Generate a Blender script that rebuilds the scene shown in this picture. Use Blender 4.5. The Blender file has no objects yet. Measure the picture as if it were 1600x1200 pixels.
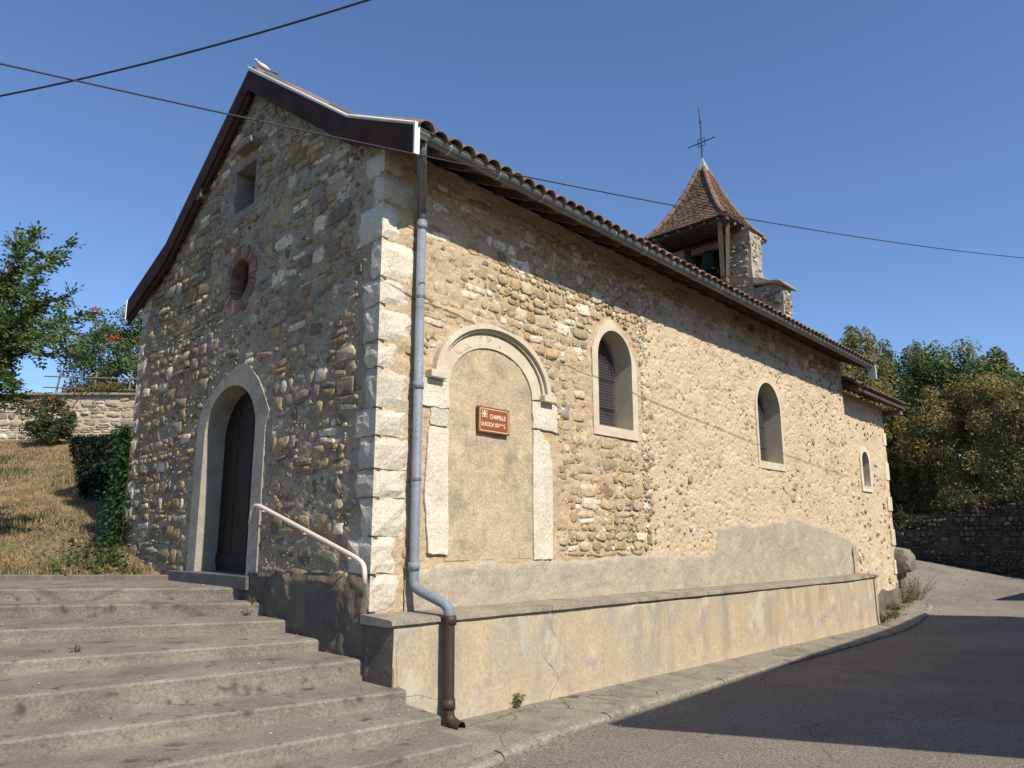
import bpy, math, random
import numpy as np
from mathutils import Vector, Matrix
R = math.radians
random.seed(7)
rng = np.random.default_rng(7)
scene = bpy.context.scene
coll = scene.collection

# ------------------------------------------------------------------ camera, sky, sun, exposure
ZO = 1.85                                   # eye height over the street at the chapel corner
PITCH = 11.264
cam_d = bpy.data.cameras.new('camera'); cam = bpy.data.objects.new('camera', cam_d); coll.objects.link(cam)
cam_d.sensor_width = 36.0; cam_d.lens = 1205.0 / 1600.0 * 36.0
cam_d.clip_start = 0.05; cam_d.clip_end = 2000
cam.location = (0, 0, ZO); cam.rotation_euler = (R(90 + PITCH), 0, 0)
scene.camera = cam
SUN_AZ, SUN_EL = 139.5, 43.0
world = bpy.data.worlds.new('World'); scene.world = world; world.use_nodes = True
wn = world.node_tree.nodes; wl = world.node_tree.links
sky = wn.new('ShaderNodeTexSky'); sky.sky_type = 'NISHITA'; sky.sun_disc = False
sky.sun_elevation = R(SUN_EL); sky.sun_rotation = R(SUN_AZ)
sky.air_density = 1.0; sky.dust_density = 0.25; sky.ozone_density = 4.5; sky.altitude = 300
tint_ = wn.new('ShaderNodeMix'); tint_.data_type = 'RGBA'; tint_.blend_type = 'MULTIPLY'; tint_.inputs[0].default_value = 1.0; tint_.inputs[7].default_value = (0.92, 0.98, 1.10, 1); wl.new(sky.outputs[0], tint_.inputs[6]); wl.new(tint_.outputs[2], wn['Background'].inputs[0]); wn['Background'].inputs[1].default_value = 0.106
sun_d = bpy.data.lights.new('sun', 'SUN'); sun_d.energy = 5.0; sun_d.angle = R(0.5); sun_d.color = (1.0, 0.91, 0.78)
sun = bpy.data.objects.new('sun', sun_d); coll.objects.link(sun)
az = R(SUN_AZ); to_sun = Vector((math.sin(az) * math.cos(R(SUN_EL)), math.cos(az) * math.cos(R(SUN_EL)), math.sin(R(SUN_EL))))
sun.rotation_euler = (-to_sun).to_track_quat('-Z', 'Y').to_euler(); sun.location = (20, -20, 40)
scene.view_settings.view_transform = 'Standard'; scene.view_settings.look = 'None'
scene.view_settings.exposure = 0.48; scene.view_settings.gamma = 1.0; scene.view_settings.use_curve_mapping = False

# ------------------------------------------------------------------ chapel axes: s along the street wall, t along the entrance front, z from eye level
C0 = np.array([-1.3996, 7.8766])
US = np.array([math.sin(R(41.3155)), math.cos(R(41.3155))])
UF = np.array([math.sin(R(-44.2759)), math.cos(R(-44.2759))])
def P(s, t, z):
    s, t, z = np.broadcast_arrays(np.asarray(s, float), np.asarray(t, float), np.asarray(z, float))
    return np.stack([C0[0] + US[0]*s + UF[0]*t, C0[1] + US[1]*s + UF[1]*t, z + ZO], -1)
def W(x, y, z):
    return np.array([x, y, z + ZO], float)
def front(u, z, d): return P(-np.asarray(d), u, z)
def side(u, z, d): return P(u, -np.asarray(d), z)

# ------------------------------------------------------------------ value noise
_T = np.random.default_rng(3).random((256, 256))
def vn(x, y, k=0):
    x = np.asarray(x, float) + 37.3*k; y = np.asarray(y, float) + 11.7*k
    xi = np.floor(x).astype(int); yi = np.floor(y).astype(int); fx = x - xi; fy = y - yi
    fx = fx*fx*(3-2*fx); fy = fy*fy*(3-2*fy)
    a = _T[xi % 256, yi % 256]; b = _T[(xi+1) % 256, yi % 256]; c = _T[xi % 256, (yi+1) % 256]; d = _T[(xi+1) % 256, (yi+1) % 256]
    return (a*(1-fx)+b*fx)*(1-fy) + (c*(1-fx)+d*fx)*fy - 0.5
def fbm(x, y, k=0, o=4):
    r = 0; a = 1.0
    for i in range(o): r = r + a*vn(x*2**i, y*2**i, k+i*3); a *= 0.5
    return r

# ------------------------------------------------------------------ object helpers
WT = {}
def _link(o, parent):
    coll.objects.link(o)
    if parent is not None: o.parent = parent
def tag(o, label=None, cat=None, group=None, kind=None):
    if label: o['label'] = label
    if cat: o['category'] = cat
    if group: o['group'] = group
    if kind: o['kind'] = kind
    return o
def thing(name, label, cat, loc, group=None):
    o = bpy.data.objects.new(name, None); coll.objects.link(o); o.location = tuple(loc); WT[o.name] = np.array(loc, float)
    o.empty_display_size = 0.3
    return tag(o, label, cat, group)
def wt(parent): return WT.get(parent.name, np.zeros(3)) if parent is not None else np.zeros(3)
def mesh_data(name, V, F, mat=None, col=None, smooth=False):
    V = np.asarray(V, float); m = bpy.data.meshes.new(name)
    if isinstance(F, np.ndarray):
        n, k = F.shape
        m.vertices.add(len(V)); m.vertices.foreach_set('co', V.ravel())
        m.loops.add(n*k); m.loops.foreach_set('vertex_index', F.ravel().astype(np.int32))
        m.polygons.add(n); m.polygons.foreach_set('loop_start', np.arange(0, n*k, k, dtype=np.int32))
        m.update(calc_edges=True); m.validate()
    else:
        m.from_pydata([tuple(v) for v in V], [], [tuple(f) for f in F]); m.update()
    if smooth: m.polygons.foreach_set('use_smooth', np.ones(len(m.polygons), bool))
    if col is not None:
        a = m.color_attributes.new('Col', 'FLOAT_COLOR', 'POINT')
        c4 = np.ones((len(V), 4)); c4[:, :3] = col; a.data.foreach_set('color', c4.ravel())
    if mat: m.materials.append(mat)
    return m
def mk(name, V, F, mat, parent=None, col=None, smooth=False, kind=None):
    o = bpy.data.objects.new(name, mesh_data(name, V, F, mat, col, smooth)); _link(o, parent)
    o.location = tuple(-wt(parent)); WT[o.name] = np.zeros(3)
    if kind: o['kind'] = kind
    return o
def inst(name, me, M, parent=None):
    o = bpy.data.objects.new(name, me); _link(o, parent)
    M = M.copy(); M.translation = M.translation - Vector(wt(parent)); o.matrix_local = M
    WT[o.name] = np.array(M.translation)
    return o
class MB:
    def __init__(s): s.V = []; s.F = []; s.n = 0
    def add(s, V, F):
        V = np.asarray(V, float).reshape(-1, 3); s.V.append(V); s.F += [tuple(i + s.n for i in f) for f in F]; s.n += len(V); return s
    def box(s, a, b, f=None):            # axis box in a frame f(x,y,z)->world
        V = np.array([(x, y, z) for x in (a[0], b[0]) for y in (a[1], b[1]) for z in (a[2], b[2])])
        if f is not None: V = f(V[:, 0], V[:, 1], V[:, 2])
        return s.add(V, [(0,1,3,2),(4,6,7,5),(0,4,5,1),(2,3,7,6),(0,2,6,4),(1,5,7,3)])
    def tube(s, pts, r, n=8, cap=True):
        pts = np.asarray(pts, float); r = np.broadcast_to(np.asarray(r, float), (len(pts),)); rings = []
        u = None
        for i, p in enumerate(pts):
            d = Vector(pts[min(i+1, len(pts)-1)] - pts[max(i-1, 0)]).normalized()
            if u is None:
                u = d.cross(Vector((0, 0, 1)))
                if u.length < 1e-2: u = d.cross(Vector((0, 1, 0)))
            u = (u - d*u.dot(d)).normalized(); v = d.cross(u)
            a = np.arange(n) / n * 2*np.pi
            rings.append(p + r[i]*(np.cos(a)[:, None]*np.array(u) + np.sin(a)[:, None]*np.array(v)))
        F = []
        for i in range(len(pts)-1):
            for k in range(n): F.append((i*n+k, i*n+(k+1) % n, (i+1)*n+(k+1) % n, (i+1)*n+k))
        if cap: F += [tuple(range(n))[::-1], tuple((len(pts)-1)*n + k for k in range(n))]
        return s.add(np.concatenate(rings), F)
    def bar(s, a, b, w, h, up=(0, 0, 1)):
        a = Vector(a); b = Vector(b); d = (b-a).normalized(); u = d.cross(Vector(up))
        if u.length < 1e-3: u = d.cross(Vector((0, 1, 0)))
        u.normalize(); v = u.cross(d); V = []
        for p in (a, b):
            for x, y in ((-1,-1),(1,-1),(1,1),(-1,1)): V.append(p + u*(x*w/2) + v*(y*h/2))
        return s.add([tuple(q) for q in V], [(3,2,1,0),(4,5,6,7),(0,1,5,4),(1,2,6,5),(2,3,7,6),(3,0,4,7)])
    def prism(s, poly, d0, d1, f):       # polygon (u,z) extruded in d through frame f(u,z,d)
        poly = np.asarray(poly, float); n = len(poly)
        V = np.concatenate([f(poly[:, 0], poly[:, 1], np.full(n, d0)), f(poly[:, 0], poly[:, 1], np.full(n, d1))])
        return s.add(V, [tuple(range(n)), tuple(range(2*n-1, n-1, -1))] + [(i, n+i, n+(i+1) % n, (i+1) % n) for i in range(n)])
    def band(s, inner, outer, d0, d1, f):   # strip between two open outlines, extruded from d0 to d1
        a = np.asarray(inner, float); b = np.asarray(outer, float); n = len(a)
        V = np.concatenate([f(a[:,0],a[:,1],np.full(n,d1)), f(b[:,0],b[:,1],np.full(n,d1)), f(a[:,0],a[:,1],np.full(n,d0)), f(b[:,0],b[:,1],np.full(n,d0))])
        F = []
        for i in range(n-1):
            F += [(i, i+1, n+i+1, n+i), (2*n+i, i+0, i+1, 2*n+i+1)[::-1], (n+i, n+i+1, 3*n+i+1, 3*n+i)[::-1]]
        F += [(0, n, 3*n, 2*n), (n-1, 2*n-1, 4*n-1, 3*n-1)[::-1]]
        return s.add(V, F)
    def mk(s, name, mat, parent=None, smooth=False, kind=None, bevel=0):
        o = mk(name, np.concatenate(s.V), s.F, mat, parent, None, smooth, kind)
        fixn(o.data)
        if bevel:
            b = o.modifiers.new('b', 'BEVEL'); b.width = bevel; b.segments = 2; b.limit_method = 'ANGLE'
        return o
import bmesh
def fixn(me):
    bm = bmesh.new(); bm.from_mesh(me); bmesh.ops.recalc_face_normals(bm, faces=bm.faces); bm.to_mesh(me); bm.free()

# ------------------------------------------------------------------ materials
def mat(name, c1, c2=None, scale=4.0, rough=0.9, bump=0.25, bscale=45.0, stretch=(1, 1, 1), attr=False, metal=0.0, fine=0.35, fscale=60.0,
        c3=None, s3=1.2, t3=(0.52, 0.66), spec=0.3, rnd=0.0, trans=0.0, bdist=0.02):
    m = bpy.data.materials.new(name); m.use_nodes = True; nt = m.node_tree; N = nt.nodes; L = nt.links; b = N['Principled BSDF']
    tc = N.new('ShaderNodeTexCoord'); mp = N.new('ShaderNodeMapping'); mp.inputs['Scale'].default_value = stretch; L.new(tc.outputs['Object'], mp.inputs[0])
    def noise(sc, det=6, ro=0.6):
        n = N.new('ShaderNodeTexNoise'); n.inputs['Scale'].default_value = sc; n.inputs['Detail'].default_value = det; n.inputs['Roughness'].default_value = ro
        L.new(mp.outputs[0], n.inputs['Vector']); return n.outputs['Fac']
    def mix(a, bb, fac, mode='MIX'):
        x = N.new('ShaderNodeMix'); x.data_type = 'RGBA'; x.blend_type = mode
        for i, v in ((6, a), (7, bb), (0, fac)):
            if hasattr(v, 'links') or hasattr(v, 'is_linked'): L.new(v, x.inputs[i])
            else: x.inputs[i].default_value = v if i == 0 else (*v, 1)
        return x.outputs[2]
    def rng_(v, a, bb, lo=0., hi=1.):
        r = N.new('ShaderNodeMapRange'); L.new(v, r.inputs[0]); r.inputs[1].default_value = a; r.inputs[2].default_value = bb; r.inputs[3].default_value = lo; r.inputs[4].default_value = hi
        return r.outputs[0]
    c2 = c2 or c1
    col = mix(c1, c2, rng_(noise(scale), 0.32, 0.68))
    if c3: col = mix(col, c3, rng_(noise(s3, 8, 0.65), t3[0], t3[1]))
    if attr:
        at = N.new('ShaderNodeAttribute'); at.attribute_name = 'Col'; col = mix(col, at.outputs['Color'], 1.0, 'MULTIPLY')
    if rnd:
        oi = N.new('ShaderNodeObjectInfo'); v = rng_(oi.outputs['Random'], 0, 1, 1-rnd, 1+rnd*0.6)
        cc = N.new('ShaderNodeCombineColor'); [L.new(v, cc.inputs[i]) for i in range(3)]; col = mix(col, cc.outputs[0], 1.0, 'MULTIPLY')
    if fine:
        v = rng_(noise(fscale, 4, 0.7), 0.3, 0.7, 1-fine, 1+fine*0.5)
        cc = N.new('ShaderNodeCombineColor'); [L.new(v, cc.inputs[i]) for i in range(3)]; col = mix(col, cc.outputs[0], 1.0, 'MULTIPLY')
    L.new(col, b.inputs['Base Color'])
    b.inputs['Roughness'].default_value = rough; b.inputs['Metallic'].default_value = metal; b.inputs['Specular IOR Level'].default_value = spec
    if bump:
        bp = N.new('ShaderNodeBump'); bp.inputs['Strength'].default_value = bump; bp.inputs['Distance'].default_value = bdist
        L.new(noise(bscale, 8, 0.65), bp.inputs['Height']); L.new(bp.outputs[0], b.inputs['Normal'])
    if trans:
        t = N.new('ShaderNodeBsdfTranslucent'); L.new(col, t.inputs[0]); ms = N.new('ShaderNodeMixShader'); ms.inputs[0].default_value = trans
        L.new(b.outputs[0], ms.inputs[1]); L.new(t.outputs[0], ms.inputs[2]); L.new(ms.outputs[0], N['Material Output'].inputs[0])
    m['mix'] = 1
    return m
MT = {}
MT['stone'] = mat('rubble stone', (1.05, 1.05, 1.05), (0.62, 0.60, 0.57), scale=13, attr=True, bump=1.0, bscale=22, fine=0.4, fscale=55)
MT['mortar_front'] = mat('weathered lime mortar', (0.42, 0.35, 0.25), (0.29, 0.24, 0.17), scale=2.2, bump=0.9, bscale=30, fine=0.45, fscale=38, c3=(0.22, 0.185, 0.14), s3=1.1, t3=(0.55, 0.7))
MT['mortar_side'] = mat('sandy lime mortar', (0.50, 0.395, 0.26), (0.40, 0.305, 0.19), scale=2.5, bump=0.8, bscale=32, fine=0.35, fscale=40)
MT['render'] = mat('rough sandy render', (0.55, 0.445, 0.305), (0.46, 0.36, 0.24), scale=1.7, bump=0.9, bscale=24, fine=0.32, fscale=34, c3=(0.38, 0.31, 0.22), s3=0.9, t3=(0.58, 0.72))
MT['cement'] = mat('grey cement render', (0.40, 0.345, 0.26), (0.30, 0.265, 0.205), scale=2.6, bump=0.6, bscale=22, fine=0.3, fscale=40, c3=(0.42, 0.36, 0.27), s3=1.6)
MT['lime'] = mat('white limestone', (0.64, 0.58, 0.475), (0.49, 0.435, 0.34), scale=3, bump=1.0, bscale=20, fine=0.3, fscale=34, rnd=0.16, c3=(.46, .40, .30), s3=2.2, t3=(.56, .74))
MT['old_stone'] = mat('grey weathered stone', (.29, .26, .21), (.21, .19, .155), scale=4, bump=.7, bscale=24, fine=.35)
MT['dressed'] = mat('dressed pale stone', (0.55, 0.49, 0.38), (0.45, 0.39, 0.29), scale=4, bump=0.25, bscale=40, fine=0.2)
MT['dressed_door'] = mat('dressed grey stone', (0.36, 0.325, 0.265), (0.27, 0.245, 0.20), scale=3, bump=0.5, bscale=34, fine=0.35, c3=(.22, .2, .165), s3=2.0)
MT['infill'] = mat('blocked arch plaster', (0.50, 0.40, 0.27), (0.39, 0.315, 0.21), scale=6, bump=0.7, bscale=26, fine=0.35, fscale=40, c3=(0.27, 0.235, 0.17), s3=2.6, t3=(0.48, 0.66))
MT['wood_dark'] = mat('maroon painted board', (0.07, 0.038, 0.03), (0.042, 0.025, 0.02), scale=3, rough=0.85, spec=.12, bump=0.15, bscale=20, fine=0.3, c3=(0.12, 0.10, 0.09), s3=2.2, t3=(0.6, 0.75))
MT['door'] = mat('old brown door wood', (0.022, 0.012, 0.008), (0.013, 0.008, 0.006), scale=4, stretch=(4, 4, .4), rough=0.6, bump=0.25, bscale=14)
MT['timber'] = mat('grey weathered timber', (0.22, 0.18, 0.14), (0.14, 0.11, 0.085), scale=4, stretch=(3, 3, .5), bump=0.4, bscale=18)
MT['rafter'] = mat('dark old rafter wood', (0.10, 0.075, 0.055), (0.06, 0.045, 0.033), scale=4, bump=0.4, bscale=18)
MT['plank'] = mat('pale eave board', (0.30, 0.25, 0.19), (0.16, 0.12, 0.09), scale=3, bump=0.3, bscale=18, rnd=0.35)
MT['tile'] = mat('old clay tile', (0.225, 0.14, 0.095), (0.165, 0.11, 0.08), scale=5, bump=0.4, bscale=30, c3=(0.16, 0.14, 0.115), s3=3.0, t3=(0.5, 0.65), rnd=0.35)
MT['flat_tile'] = mat('brown scale tile', (0.17, 0.105, 0.065), (0.11, 0.07, 0.045), scale=6, bump=0.3, c3=(0.15, 0.13, 0.06), s3=1.2, t3=(0.56, 0.7), attr=True)
MT['hip_tile'] = mat('red clay hip tile', (0.22, 0.13, 0.095), (0.16, 0.095, 0.072), scale=6, bump=0.3, rnd=0.25)
MT['zinc'] = mat('dull zinc', (0.17, 0.18, 0.175), (0.12, 0.13, 0.128), scale=3, rough=0.5, bump=0.08, metal=0.35, fine=0.2)
MT['zinc_pale'] = mat('pale zinc', (0.42, 0.47, 0.48), (0.34, 0.39, 0.41), scale=4, rough=0.45, bump=0.05, metal=0.3, fine=0.15)
MT['trim'] = mat('white metal trim', (0.72, 0.72, 0.70), (0.6, 0.6, 0.6), scale=4, rough=0.4, bump=0.03, fine=0.1)
MT['pvc'] = mat('blue grey pipe', (0.20, 0.235, 0.27), (0.15, 0.18, 0.21), scale=2.5, rough=0.6, bump=0.06, fine=0.25, fscale=30, c3=(.13, .14, .15), s3=3, t3=(.56, .7))
MT['iron_pipe'] = mat('brown cast iron pipe', (0.055, 0.034, 0.028), (0.04, 0.026, 0.022), scale=5, rough=0.55, bump=0.1, fine=0.2)
MT['rail'] = mat('cream painted rail', (0.62, 0.52, 0.44), (0.55, 0.46, 0.39), scale=5, rough=0.45, bump=0.03, fine=0.1)
MT['iron'] = mat('black iron', (0.02, 0.02, 0.022), rough=0.6, bump=0.05)
MT['bronze'] = mat('green bronze', (0.035, 0.06, 0.05), (0.025, 0.035, 0.03), rough=0.5, bump=0.1, metal=0.4)
MT['sign'] = mat('brown sign enamel', (0.25, 0.078, 0.022), (0.225, 0.07, 0.02), scale=3, rough=0.4, bump=0.0, fine=0.06)
MT['sign_edge'] = mat('sign back', (0.16, 0.06, 0.03), rough=0.5, bump=0.0)
MT['sign_white'] = mat('sign lettering', (0.72, 0.62, 0.52), rough=0.5, bump=0.0, fine=0.05)
MT['glass'] = mat('dark leaded glass', (0.035, 0.035, 0.04), (0.06, 0.045, 0.045), scale=14, rough=0.25, bump=0.1, bscale=20, spec=0.5)
MT['wire'] = mat('wire grille', (0.10, 0.10, 0.10), rough=0.6, bump=0)
MT['brick'] = mat('old red brick', (0.30, 0.165, 0.11), (0.23, 0.15, 0.11), scale=8, bump=0.5, c3=(0.30, 0.25, 0.20), s3=6, rnd=0.3)
MT['step'] = mat('old concrete step', (0.245, 0.22, 0.175), (0.145, 0.13, 0.105), scale=1.6, bump=0.6, bscale=30, fine=0.38, fscale=40, c3=(0.085, 0.075, 0.06), s3=5.0, t3=(0.57, 0.66))
MT['slab'] = mat('dark threshold slab', (0.13, 0.125, 0.12), (0.10, 0.095, 0.09), scale=4, bump=0.3)
MT['footing'] = mat('dirty footing', (0.20, 0.16, 0.11), (0.085, 0.072, 0.06), scale=1.8, bump=0.9, bscale=16, fine=0.35, c3=(0.34, 0.31, 0.25), s3=2.6, t3=(0.62, 0.74))
MT['cap'] = mat('lichened cap slab', (0.33, 0.29, 0.22), (0.22, 0.19, 0.15), scale=3, bump=0.6, bscale=40, fine=0.5, fscale=50, c3=(0.115, 0.10, 0.085), s3=2.2, t3=(0.55, 0.7))
MT['boulder'] = mat('grey boulder', (0.24, 0.21, 0.165), (0.14, 0.125, 0.10), scale=4, bump=0.9, bscale=14, fine=0.4)
MT['kerb'] = mat('worn kerb concrete', (0.31, 0.275, 0.215), (0.21, 0.187, 0.15), scale=3.5, bump=0.9, bscale=26, fine=0.55, fscale=32, c3=(.15, .135, .11), s3=4)
MT['bark'] = mat('tree bark', (0.10, 0.08, 0.06), (0.06, 0.05, 0.04), scale=6, bump=0.8, bscale=14)
MT['stem'] = mat('woody vine stem', (0.27, 0.2, 0.12), (0.2, 0.15, 0.09), scale=6, bump=0.3)
MT['leaf'] = mat('leaves', (1, 1, 1), (0.85, 0.85, 0.85), scale=3, rough=0.5, bump=0, attr=True, fine=0, trans=0.42, spec=0.3)
MT['petal'] = mat('orange petals', (0.55, 0.13, 0.05), (0.42, 0.09, 0.04), rough=0.6, bump=0, trans=0.3)
MT['pod'] = mat('brown pods', (0.12, 0.06, 0.04), bump=0.1)
MT['cable'] = mat('power cable', (0.03, 0.03, 0.032), rough=0.6, bump=0)
MT['bird'] = mat('pale dove feathers', (0.60, 0.56, 0.50), (0.45, 0.41, 0.36), scale=8, bump=0.1, fine=0.1)
MT['bird_dark'] = mat('grey tail feathers', (0.2, 0.19, 0.18), bump=0.1)
MT['plaster'] = mat('house plaster', (0.55, 0.48, 0.38), (0.48, 0.42, 0.33), scale=1.5, bump=0.2)
MT['shutter'] = mat('painted shutter', (0.20, 0.13, 0.09), bump=0.1)

def wall_plaster():     # ochre stained plaster of the low wall: streaks, cracks, damp foot
    m = mat('stained ochre plaster', (0.45, 0.36, 0.235), (0.36, 0.30, 0.205), scale=1.9, stretch=(1, 1, .8), bump=0.3, bscale=18, fine=0.25, fscale=30, c3=(0.32, 0.295, 0.24), s3=2.2, t3=(0.45, 0.62))
    nt = m.node_tree; N = nt.nodes; L = nt.links; b = N['Principled BSDF']; old = b.inputs['Base Color'].links[0].from_socket
    for sc, st, lo, hi, c in ((2.6, .16, .52, .70, (.22, .195, .16)), (2.2, .6, .56, .66, (.50, .44, .33)), (1.1, 1.2, .60, .72, (.40, .29, .17)), (2.0, 1.0, .58, .68, (.24, .22, .18))):
        tc = N.new('ShaderNodeTexCoord'); mp = N.new('ShaderNodeMapping'); mp.inputs['Scale'].default_value = (1, 1, st); L.new(tc.outputs['Object'], mp.inputs[0])
        n = N.new('ShaderNodeTexNoise'); n.inputs['Scale'].default_value = sc; n.inputs['Detail'].default_value = 4; n.inputs['Roughness'].default_value = .55; L.new(mp.outputs[0], n.inputs['Vector'])
        r = N.new('ShaderNodeMapRange'); r.inputs[1].default_value = lo; r.inputs[2].default_value = hi; r.inputs[4].default_value = .55; L.new(n.outputs['Fac'], r.inputs[0])
        x = N.new('ShaderNodeMix'); x.data_type = 'RGBA'; L.new(r.outputs[0], x.inputs[0]); L.new(old, x.inputs[6]); x.inputs[7].default_value = (*c, 1); old = x.outputs[2]
    L.new(old, b.inputs['Base Color'])
    return cracks(m, 1.1, 0.006, (0.16, 0.12, 0.08))
def cracks(m, sc, w, c, amount=0.55):
    nt = m.node_tree; N = nt.nodes; L = nt.links; b = N['Principled BSDF']
    tc = N.new('ShaderNodeTexCoord'); n0 = N.new('ShaderNodeTexNoise'); n0.inputs['Scale'].default_value = 2.5; n0.inputs['Detail'].default_value = 4
    L.new(tc.outputs['Object'], n0.inputs['Vector'])
    mv = N.new('ShaderNodeMix'); mv.data_type = 'VECTOR'; mv.inputs[0].default_value = 0.16; L.new(tc.outputs['Object'], mv.inputs[4]); L.new(n0.outputs['Color'], mv.inputs[5])
    vo = N.new('ShaderNodeTexVoronoi'); vo.feature = 'DISTANCE_TO_EDGE'; vo.inputs['Scale'].default_value = sc; L.new(mv.outputs[1], vo.inputs['Vector'])
    r = N.new('ShaderNodeMapRange'); r.inputs[1].default_value = 0; r.inputs[2].default_value = w*sc; r.inputs[3].default_value = 1; r.inputs[4].default_value = 0; L.new(vo.outputs['Distance'], r.inputs[0])
    n1 = N.new('ShaderNodeTexNoise'); n1.inputs['Scale'].default_value = 0.9; L.new(tc.outputs['Object'], n1.inputs['Vector'])
    r2 = N.new('ShaderNodeMapRange'); r2.inputs[1].default_value = amount-0.03; r2.inputs[2].default_value = amount+0.05; L.new(n1.outputs['Fac'], r2.inputs[0])
    mu = N.new('ShaderNodeMath'); mu.operation = 'MULTIPLY'; L.new(r.outputs[0], mu.inputs[0]); L.new(r2.outputs[0], mu.inputs[1])
    old = b.inputs['Base Color'].links[0].from_socket
    x = N.new('ShaderNodeMix'); x.data_type = 'RGBA'; L.new(mu.outputs[0], x.inputs[0]); L.new(old, x.inputs[6]); x.inputs[7].default_value = (*c, 1); L.new(x.outputs[2], b.inputs['Base Color'])
    return m
MT['plinth'] = wall_plaster()
MT['pave'] = cracks(mat('cracked pavement', (0.29, 0.255, 0.20), (0.20, 0.18, 0.145), scale=2.5, bump=0.7, bscale=34, fine=0.5, fscale=40, c3=(.155, .14, .115), s3=2.0, t3=(.5, .66)), 1.6, 0.008, (0.06, 0.05, 0.04), 0.5)
MT['asphalt'] = cracks(mat('worn asphalt', (0.27, 0.238, 0.19), (0.198, 0.176, 0.144), scale=0.7, bump=1.0, bscale=60, fine=0.85, fscale=48, c3=(0.31, 0.28, 0.232), s3=0.3, t3=(0.5, 0.7), bdist=0.015), .35, 0.012, (.07, .065, .06), .56)
MT['soil'] = mat('dry lawn soil', (0.30, 0.205, 0.115), (0.17, 0.12, 0.065), scale=1.1, bump=1.0, bscale=18, fine=0.6, fscale=20, c3=(0.12, 0.115, 0.045), s3=1.1, t3=(0.46, 0.62))
MT['ground'] = mat('far ground', (0.12, 0.11, 0.06), (0.09, 0.09, 0.045), scale=0.2, bump=0.2)
MT['gravel'] = mat('pale gravel', (0.35, 0.31, 0.25), (0.2, 0.18, 0.14), scale=12, bump=0.6)

# ------------------------------------------------------------------ ground, road, pavement
def st_of(x, y):
    A = np.array([[US[0], UF[0]], [US[1], UF[1]]]); return np.linalg.solve(A, np.stack([np.asarray(x, float)-C0[0], np.asarray(y, float)-C0[1]]).reshape(2, -1))
def road_xy(x, y):
    q_ = st_of(x, y); st = q_[0].reshape(np.shape(x)); wo = -q_[1].reshape(np.shape(x)); y = np.asarray(y, float); x = np.asarray(x, float); f = np.clip((y-24)/6, 0, 1)
    return -1.845 - 0.0125*np.clip(st, -6, 13) + .035*np.clip(wo-1.6, 0, 5)*np.clip((16-st)/6, 0, 1) + .065*np.clip(y-18, 0, 60) + .15*np.clip(17.9-x, 0, 12)*f*f*(3-2*f)
def road_z(s):
    s = np.asarray(s, float)
    x = C0[0] + US[0]*s - UF[0]*.8; y = C0[1] + US[1]*s - UF[1]*.8; return road_xy(x, y)
def grid(x, y, fz, name, m, kind='structure', keep=None, col=None):
    X, Y = np.meshgrid(x, y, indexing='ij'); V = np.stack([X, Y, fz(X, Y) + ZO], -1).reshape(-1, 3); ny = len(y)
    i, j = np.meshgrid(np.arange(len(x)-1), np.arange(ny-1), indexing='ij'); a = (i*ny+j).ravel()
    F = np.stack([a, a+ny, a+ny+1, a+1], -1)
    if keep is not None: F = F[keep(V[F].mean(1))]
    return mk(name, V, F, m, None, None, True, kind)
g = MB(); a = np.arange(48)/48*2*np.pi
g.add(np.concatenate([[(0, 0, -0.9)], np.stack([600*np.cos(a), 600*np.sin(a), np.full(48, -0.9)], -1)]), [(0, i+1, (i+1) % 48+1) for i in range(48)])
g.mk('ground', MT['ground'], kind='structure')
def road_h(X, Y):
    return road_xy(X, Y) + 0.012*fbm(X*.6, Y*.6, 2)
grid(np.linspace(-14, 46, 150), np.linspace(-16, 84, 220), road_h, 'road', MT['asphalt'])
# pavement strip and kerb stones along the low wall
KS = np.array([-1.6, -0.4, 0.26, 1.31, 3.12, 6.89, 11.28, 14.5, 16.5, 18.2, 19.6, 20.5])
KW = np.array([1.75, 1.60, 1.47, 1.30, 1.16, 1.05, 1.02, 0.95, 0.80, 0.55, 0.1, -0.7])
ss = np.linspace(-1.6, 20.5, 90); kw = np.interp(ss, KS, KW)+.03; inn = np.where(ss < 14.4, 0.40, np.where(ss < 18.2, -0.1, -0.2-(ss-18.2)*0.45))
V = []; F = []
for i in range(90):
    zz = road_z(ss[i]) + 0.052
    for k in range(6):
        w = inn[i] + (kw[i]-inn[i])*k/5; V.append(P(ss[i], -w, zz + 0.03*(1-k/5) + 0.008*float(fbm(ss[i]*2, w*2, 9))))
for i in range(89):
    for k in range(5): F.append((i*6+k, (i+1)*6+k, (i+1)*6+k+1, i*6+k+1))
o = mk('pavement', V, F, MT['pave'], None, None, True, 'structure'); fixn(o.data)
kb = np.linspace(-1.55, 17.4, 60); kbw = np.interp(kb, KS, KW); kbz = road_z(kb) + .02
kerb = mk('kerb', np.concatenate([P(kb, -(kbw+.02), kbz), P(kb, -(kbw+.10), kbz)]), [(i, i+1, 61+i, 60+i) for i in range(59)], MT['kerb'], None, None, False, 'structure')
s = -1.55
while s < 17.4:
    L_ = 0.95 if s < 6 else 1.4
    q = np.linspace(s, s+L_-0.012, 4); w = np.interp(q, KS, KW); z = road_z(q); mb = MB(); V = []
    dz = random.uniform(-.008, .008)
    for i in range(4):
        for (dw, h) in ((0, -.1), (0, .06+dz), (0.02, .064+dz), (0.09, .056+dz), (0.13, .03+dz), (0.13, -.1)): V.append(P(q[i], -(w[i]+dw), z[i]+h))
    F = [(i*6+k, i*6+k+1, (i+1)*6+k+1, (i+1)*6+k) for i in range(3) for k in range(5)] + [tuple(range(6)), tuple(range(23, 17, -1))]
    mb.add(V, F).mk('kerb_stone', MT['kerb'], kerb); s += L_

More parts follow.
